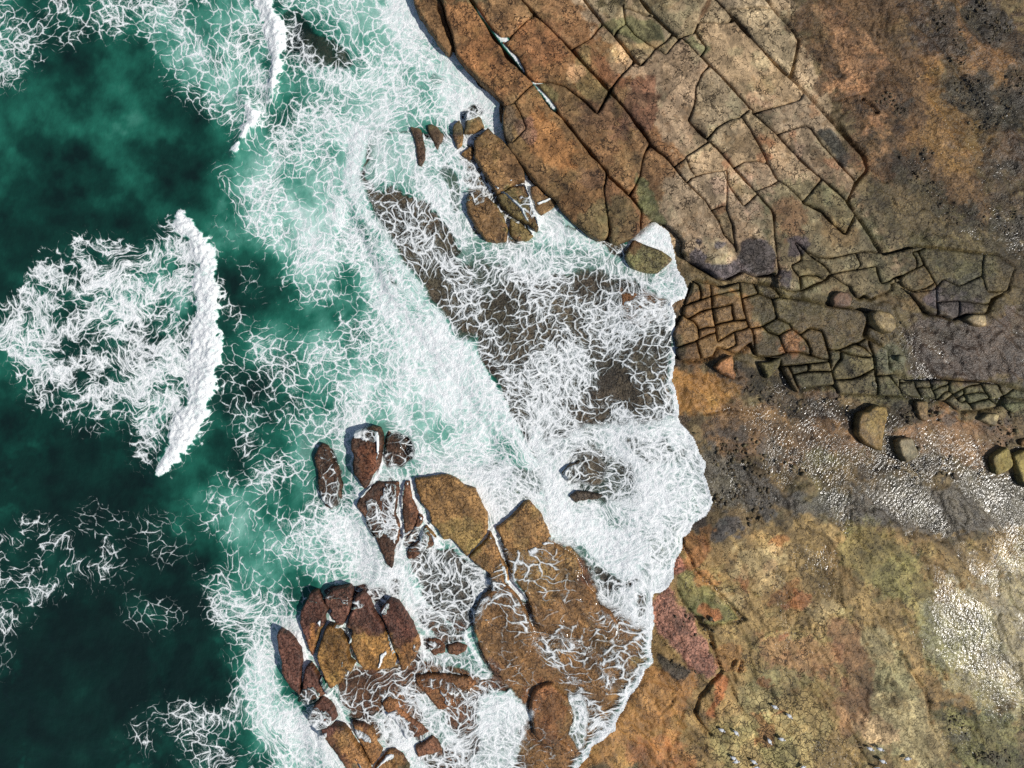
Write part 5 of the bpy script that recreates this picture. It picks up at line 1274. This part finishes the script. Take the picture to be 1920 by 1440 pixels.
# height of the sheet
TZb = blur(TZ.a, 10)
sheet = np.maximum(0.02 + 0.16 * smooth(-0.8, 0.1, TZb), TZb + 0.10 + 0.05 * NZ)
front_fall = smooth(0, 26, dF)
CR = np.zeros((RH, RW))
CRESTLINE = [(P(342, 410, 368, 445, 384, 500, 394, 570, 396, 640, 391, 695, 372, 762, 338, 830, 300, 888), 20, 0.26), (P(488, -10, 508, 20, 518, 60, 520, 130, 511, 188), 9, 0.26), (P(456, 182, 470, 205, 478, 228, 460, 245, 440, 290), 9, 0.22)]
for pts, w, h in CRESTLINE:
    d = seg_dist(pts, GX + WX * 6, GY + WY * 6)
    CR += h * np.exp(-(d / (w * 1.3)) ** 2)
WZ.a = sheet + CR
WZ.a = np.where((DR.a > 0.12) & (ROCKTOP > -5), np.maximum(WZ.a, np.maximum(ROCKTOP, blur(np.where(ROCKTOP > -5, ROCKTOP, 0.2), 6)) + 0.06), WZ.a)
for pts, w, zz in EXTRA:
    m = smooth(w + 6, w, seg_dist(pts, GX, GY)); WZ.a = WZ.a * (1 - m) + zz * m


def sea_keep(X, Y):
    k = inside(SEA_POLY, X + 5 * fbm(X, Y, 18, 3, 51), Y + 5 * fbm(X, Y, 18, 3, 52))
    for pts, w, zz in EXTRA:
        k |= seg_dist(pts, X, Y) < w
    return k


def sea_z(px, py):
    z = WZ.at(px, py)
    deep = smooth(0.05, -1.0, TZ.at(px, py))
    fo = FO.at(px, py)
    z = z + deep * (0.30 * fbm(px, py, 150, 3, 61) + 0.12 * fbm(px, py, 40, 3, 62))
    b = np.abs(fbm(px, py, 20, 3, 63)) * 2
    z = z + fo ** 2 * (0.10 * b + 0.07 * fbm(px, py, 8, 2, 64))
    z = z + smooth(0.9, 1.0, fo) * (0.14 * np.abs(fbm(px, py, 13, 3, 65)) * 2)
    return z


def worley(x, y, seed):
    """first and second nearest feature distance in cell units"""
    ix = np.floor(x); iy = np.floor(y)
    f1 = np.full(x.shape, 9.0); f2 = np.full(x.shape, 9.0)
    for dx in (-1, 0, 1):
        for dy in (-1, 0, 1):
            cx = ix + dx; cy = iy + dy
            d = np.hypot(cx + hash2(cx, cy, seed) - x, cy + hash2(cx, cy, seed + 1) - y)
            f2 = np.minimum(f2, np.maximum(f1, d)); f1 = np.minimum(f1, d)
    return f1, f2


# the churn: a swirling displacement that draws the foam lace out into filaments
def swirl(size, seed):
    psi = fbm(GX, GY, size, 2, seed)
    gy, gx = np.gradient(psi)
    vx, vy = gy, -gx
    r = math.sqrt(float(np.mean(vx * vx + vy * vy)))
    a, b = Field(0.0), Field(0.0); a.a = vx / r; b.a = vy / r
    return a, b


SW1, SW2 = swirl(170, 91), swirl(44, 92)


def rank(v):
    q = np.quantile(v[::7], np.linspace(0, 1, 257))
    return np.interp(v, q, np.linspace(0, 1, 257))


def lace_of(px, py):
    x, y = px.copy(), py.copy()
    for (a, b), amp in ((SW2, 4.0), (SW1, 18.0)):
        for _ in range(4):
            dx, dy = a.at(x, y), b.at(x, y)
            x = x + dx * amp / 4; y = y + dy * amp / 4
    x += 5 * fbm(px, py, 22, 2, 93); y += 5 * fbm(px, py, 22, 2, 94)
    u = px * 0.6 + py * 0.8; v = px * 0.8 - py * 0.6
    patch = 0.75 * fbm(x, y, 95, 5, 95, 0.58) + 0.6 * fbm(u * 0.28 + 6 * fbm(px, py, 50, 2, 89), v, 34, 5, 88, 0.6); fine = fbm(x, y, 9, 3, 96)

    xs = x * 0.5 + 300 * 0; ys = y
    clump = fbm(x * 0.75, y * 1.2, 30, 5, 98, 0.65)
    return x, y, patch, clump, fine


def sea_attrs(px, py, z):
    x, y, patch, clump, fine = lace_of(px, py)
    st = ST.at(px, py); cp = CP.at(px, py); f = FO.at(px, py); mi = MI.at(px, py); k = CL.at(px, py)
    f = np.where(f < 0.85, f * 0.86, f)
    g = f + np.interp(f, [0, 0.3, 0.8, 1.0], [0.2, 1.15, 0.95, 0.15]) * (patch + 0.3 * fine) * (1 - cp)
    g = g + cp * (1.9 * clump + 0.2 * fine)
    g = np.where(f < 0.03, -0.3, g)
    # sheets running over ledges draw the lace out sideways
    x = x * (1 - 0.55 * st)
    cloud = fbm(px, py, 110, 5, 99) + 0.5 * fbm(px, py, 34, 4, 100)
    mi = mi * 0.84
    mi = mi + cloud * np.interp(mi, [0, 0.4], [0.3, 0.75]) + 0.3 * patch * mi
    k = np.clip((k + cloud * 2.6 * k * (1 - k) - 0.08) / 0.84, 0, 1)
    return {'lace': g, 'churn': np.stack([x / PXM, y / PXM, 0 * x], 1), 'milk': mi, 'clear': k, 'dark': DK.at(px, py)}


px, py, V, F, at = grid_mesh(-130, 1345, -130, 1570, 1.9, sea_keep, sea_z, 0.15, sea_attrs)
# split the one surface into named pieces that share their edges
fx = px[F].mean(1); fy = py[F].mean(1)
FOb = Field(0.0); FOb.a = blur(FO.a, 16); CLb = Field(0.0); CLb.a = blur(CL.a, 16)
ff = FOb.at(fx, fy); cc = CLb.at(fx, fy)
region = np.zeros(len(F), int)                       # 0 open sea water
region[(ff > 0.34)] = 1                              # surf foam
region[(cc > 0.5)] = 2                               # run-up over rock
infr = (fx > -2) & (fy > -2) & (fx < 1922) & (fy < 1442)
region[inside(P(-300, -300, 290, -300, 285, 0, 250, 40, 200, 70, 100, 100, 50, 140, -300, 170), fx, fy) & (ff > 0.2)] = 3
region[inside(P(-300, 980, 60, 955, 200, 945, 272, 1000, 220, 1090, 120, 1140, -300, 1210), fx, fy) & (ff > 0.2)] = 4
region[inside(TRAIL, fx, fy) | (inside(CREST[0], fx, fy))] = 5
region[inside(CREST[1], fx, fy)] = 6
region[inside(CREST[2], fx, fy)] = 7
# shared vertex normals keep the pieces seamless
n0 = np.cross(V[F[:, 1]] - V[F[:, 0]], V[F[:, 2]] - V[F[:, 0]])
vn = np.zeros_like(V)
for k in range(4):
    np.add.at(vn, F[:, k], n0)
vn /= (np.linalg.norm(vn, axis=1)[:, None] + 1e-12)


def sea_piece(name, sel, parent=None):
    f = F[sel]
    used, inv = np.unique(f, return_inverse=True)
    o = mesh_object(name, V[used], inv.reshape(f.shape), MAT_SEA, {k: v[used] for k, v in at.items()}, parent)
    o.data.normals_split_custom_set_from_vertices([tuple(v) for v in vn[used]])
    return o


tag(sea_piece('sea_water', region == 0), kind='structure')
tag(sea_piece('surf_foam', region == 1), 'white foam lace churning between the open sea and the rocks', 'foam', kind='stuff')
tag(sea_piece('swash_water', region == 2), kind='structure')
tag(sea_piece('foam_patch', region == 3), 'foam lace in the top left corner on green water', 'foam', kind='stuff')
tag(sea_piece('foam_patch', region == 4), 'broken greyish foam on dark water at the lower left edge', 'foam', kind='stuff')
wave = bpy.data.objects.new('breaking_wave', None); C.objects.link(wave)
wx_, wy_ = to_world(390, 640, 0.0); wave.location = (wx_, wy_, 0)
tag(wave, 'long curved white breaking wave trailing foam over dark green water', 'wave', 'breaking waves')
incr = inside(CREST[0], fx, fy)
for nm, sel in (('crest', (region == 5) & incr), ('foam_trail', (region == 5) & ~incr)):
    o = sea_piece(nm, sel); o.parent = wave; o.matrix_parent_inverse = wave.matrix_world.inverted(); o.location = (-wx_, -wy_, 0); o.matrix_parent_inverse.identity()
tag(sea_piece('breaking_wave', region == 6), 'narrow upright white wave crest at the top beside turquoise water', 'wave', 'breaking waves')
tag(sea_piece('breaking_wave', region == 7), 'short bent white wave crest below the narrow upright one', 'wave', 'breaking waves')

# ------------------------------------------------------------------ shallow rippled water on the platform
print('shallow water')
FMb = Field(0.0); FMb.a = blur(FILM.a, 36)
TZs = Field(0.0); TZs.a = blur(TZ.a, 50)
px, py, V, F, at = grid_mesh(1255, 2060, -130, 1570, 4.0, lambda X, Y: (FMb.at(X, Y) > 0.05), lambda x, y: np.maximum(TZs.at(x, y), 0.4) + 0.22 * (FMb.at(x, y) - 0.42) + 0.02 * fbm(x, y, 200, 2, 71), 0.5,
                             lambda x, y, z: {'film': np.clip((z - platform_z(x, y)) / 0.16, 0, 1) * np.clip(FMb.at(x, y) * 2.2, 0, 1)})
tag(mesh_object('shallow_water', V, F, MAT_FILM, at), kind='structure')

# ------------------------------------------------------------------ rubble and weed clumps lying in the dark hollows
def scatter(name, zones, count, size, flat, tone, seed, label, cat):
    rs = np.random.RandomState(seed)
    bm = bmesh.new(); bmesh.ops.create_icosphere(bm, subdivisions=1, radius=1.0)
    bv = np.array([v.co[:] for v in bm.verts]); bf = np.array([[v.index for v in f.verts] for f in bm.faces]); bm.free()
    VV, FF, CC, n0 = [], [], [], 0
    areas = np.array([abs(area(np.array(z))) for z in zones]); areas = areas / areas.sum()
    for z, q in zip(zones, areas):
        z = np.array(z); k = int(count * q); got = 0; tries = 0
        while got < k and tries < 40 * k:
            tries += 1
            x = rs.uniform(z[:, 0].min(), z[:, 0].max()); y = rs.uniform(z[:, 1].min(), z[:, 1].max())
            if not inside(z, np.array([x]), np.array([y]))[0] or fbm(np.array([x]), np.array([y]), 30, 3, 111)[0] < -0.04:
                continue
            got += 1
            r = size[0] + (size[1] - size[0]) * rs.rand() ** 2.2
            a = rs.rand() * 6.28; ca, sa = math.cos(a), math.sin(a)
            p = bv * rs.uniform(0.62, 1.2, (len(bv), 1)) * np.array([r, r * rs.uniform(0.5, 0.95), r * flat])
            zz = float(platform_z(np.array([x]), np.array([y]))[0])
            wx, wy = to_world(x, y, 0.5)
            VV.append(np.stack([wx + (p[:, 0] * ca - p[:, 1] * sa) / PXM, wy + (p[:, 0] * sa + p[:, 1] * ca) / PXM, zz + 0.25 * r * flat / PXM + p[:, 2] / PXM], 1))
            FF.append(bf + n0); n0 += len(bv)
            CC.append(np.tile(srgb(tone) * rs.uniform(0.6, 1.5) * np.array([rs.uniform(0.92, 1.08), 1, rs.uniform(0.88, 1.05)]), (len(bv), 1)))
    V = np.vstack(VV); n = len(V)
    o = mesh_object(name, V, np.vstack(FF), MAT_ROCK, {'Col': np.vstack(CC), 'wet': np.full(n, 0.7), 'crk': np.zeros(n), 'spk': np.full(n, 0.3)}, None, False)
    return tag(o, label, cat, kind='stuff')


scatter('rubble', [P(1330, 690, 1420, 680, 1500, 740, 1600, 750, 1620, 790, 1480, 780, 1400, 740), P(1640, 760, 1760, 750, 1770, 790, 1680, 810), P(1300, 810, 1480, 830, 1520, 890, 1340, 900), P(1300, 950, 1400, 900, 1500, 940, 1400, 990), P(1560, 560, 1700, 600, 1660, 640, 1560, 600),
                   P(1620, 820, 1760, 840, 1900, 900, 1700, 900), P(1850, 770, 1920, 780, 1920, 850, 1860, 830), P(1255, 1150, 1340, 1160, 1345, 1200, 1320, 1220)], 700, (1.2, 6.0), 0.6, (92, 80, 58), 5,
        'dark angular rubble strewn in the wet hollows of the platform', 'rubble')
scatter('seaweed', [El(1780, 70, 24, 58, -28), El(1850, 40, 50, 40, 30), El(1810, 170, 45, 30, 20), El(1850, 215, 36, 40), El(1900, 190, 24, 60), El(1725, 335, 60, 22, 35), El(1800, 400, 60, 20, 20), El(1895, 420, 26, 26), El(1690, 200, 20, 14), El(1660, 190, 26, 16), El(1740, 290, 24, 12, 20), El(1560, 300, 30, 14, 40),
                    El(1860, 1420, 34, 24), El(1800, 1360, 24, 24), El(1280, 1245, 34, 12, 25)], 900, (1.2, 4.2), 0.4, (66, 56, 38), 6,
        'dark brown seaweed clumps on the wet platform', 'seaweed')

# ------------------------------------------------------------------ gulls
print('gulls')
MAT_WHITE = plain_material('gull_white', (238, 238, 236), 0.8, 0.1)
MAT_GREY = plain_material('gull_grey', (196, 200, 205), 0.8, 0.1)
MAT_BLACK = plain_material('gull_black', (28, 28, 30), 0.8, 0.1)
MAT_RED = plain_material('gull_red', (176, 60, 36), 0.6, 0.2)


def loft(sections, n=10):
    """sections: (x, z, half width, half height) along x; closed body of elliptical rings"""
    V, F = [], []
    for x, z, w, h in sections:
        for k in range(n):
            t = 2 * math.pi * k / n
            V.append((x, w * math.cos(t), z + h * math.sin(t)))
    for s in range(len(sections) - 1):
        for k in range(n):
            a = s * n + k; b = s * n + (k + 1) % n
            F.append((a, a + n, b + n, b))
    c0 = len(V); V.append((sections[0][0], 0, sections[0][1])); c1 = len(V); V.append((sections[-1][0], 0, sections[-1][1]))
    F4 = list(F)
    for k in range(n):
        F4.append((c0, k, (k + 1) % n, (k + 1) % n)); F4.append((c1, (len(sections) - 1) * n + (k + 1) % n, (len(sections) - 1) * n + k, (len(sections) - 1) * n + k))
    return V, F4


def part(name, V, F, mat, parent):
    me = bpy.data.meshes.new(name)
    me.from_pydata(V, [], [tuple(dict.fromkeys(f)) for f in F])
    for p in me.polygons:
        p.use_smooth = True
    me.materials.append(mat)
    o = bpy.data.objects.new(name, me); C.objects.link(o); o.parent = parent
    return o


def make_gull():
    g = bpy.data.objects.new('gull', None); C.objects.link(g)
    V, Fq = loft([(-0.20, 0.155, 0.012, 0.008), (-0.14, 0.155, 0.04, 0.03), (-0.06, 0.155, 0.07, 0.06), (0.03, 0.165, 0.078, 0.07), (0.10, 0.185, 0.06, 0.06), (0.14, 0.225, 0.038, 0.042),
                  (0.16, 0.262, 0.036, 0.036), (0.19, 0.275, 0.034, 0.034), (0.215, 0.27, 0.018, 0.018)])
    part('body', V, Fq, MAT_WHITE, g)
    for s in (-1, 1):
        V, Fq = loft([(-0.22, 0.185, 0.012, 0.008), (-0.12, 0.195, 0.026, 0.02), (0.0, 0.205, 0.036, 0.032), (0.07, 0.205, 0.03, 0.03), (0.1, 0.2, 0.008, 0.01)], 8)
        part('wing', [(x, y + s * (0.045 + 0.1 * x), z) for x, y, z in V], Fq, MAT_GREY, g)
        V, Fq = loft([(-0.27, 0.18, 0.004, 0.004), (-0.22, 0.186, 0.012, 0.007), (-0.17, 0.19, 0.012, 0.008)], 6)
        part('wing_tip', [(x, y + s * 0.02, z) for x, y, z in V], Fq, MAT_BLACK, g)
        V, Fq = loft([(0.0, 0, 0.006, 0.006), (0.115, 0, 0.006, 0.006)], 6)
        part('leg', [(y, z + s * 0.03, x) for x, y, z in V], Fq, MAT_RED, g)
    V, Fq = loft([(0.21, 0.268, 0.01, 0.01), (0.265, 0.258, 0.002, 0.003)], 6)
    part('bill', V, Fq, MAT_RED, g)
    V, Fq = loft([(-0.26, 0.15, 0.03, 0.004), (-0.18, 0.155, 0.03, 0.01)], 6)
    part('tail', V, Fq, MAT_WHITE, g)
    return g


GULLS = [(1451, 1323, -25, 'topmost gull of the flock, at the tip of a dark crack'), (1478, 1340, -40, 'second highest gull, just right of the topmost one'),
         (1351, 1365, -20, 'leftmost gull of the flock, standing on the wedge slab'), (1377, 1369, -45, 'gull right of the leftmost one on the wedge slab'),
         (1440, 1386, -60, 'left gull of the pair on the crazed pale patch'), (1462, 1381, -10, 'right gull of the pair on the crazed pale patch'),
         (1373, 1417, -25, 'upper of the two close gulls near the bottom edge left'), (1378, 1424, 15, 'lower of the two close gulls near the bottom edge left'),
         (1412, 1426, -30, 'lone gull just right of the two close gulls near the bottom edge'), (1417, 1437, 10, 'gull at the very bottom edge below the lone gull'),
         (1501, 1433, 40, 'gull at the bottom of the crazed patch by itself'), (1630, 1402, -20, 'left gull of the pair right of the brown furrow'),
         (1647, 1401, -15, 'right gull of the pair right of the brown furrow'), (1651, 1423, -20, 'gull below the right-hand pair'),
         (1697, 1418, 15, 'rightmost gull of the flock on pale olive rock'), (1643, 1438, -10, 'gull at the bottom edge below the right-hand pair')]
proto = make_gull()
for i, (gx, gy, a, label) in enumerate(GULLS):
    if i == 0:
        g = proto
    else:
        g = proto.copy(); C.objects.link(g)
        for ch in proto.children:
            c = ch.copy(); C.objects.link(c); c.parent = g
    zz = float(platform_z(np.array([gx * 1.0]), np.array([gy * 1.0]))[0])
    x, y = to_world(gx, gy, 0.5)
    g.location = (x, y, zz + 0.02)
    g.rotation_euler = (0, 0, math.radians(a))
    g.scale = (0.88, 1.25, 1.0)
    tag(g, label, 'gull', 'gulls resting on the rock platform')
print('done')
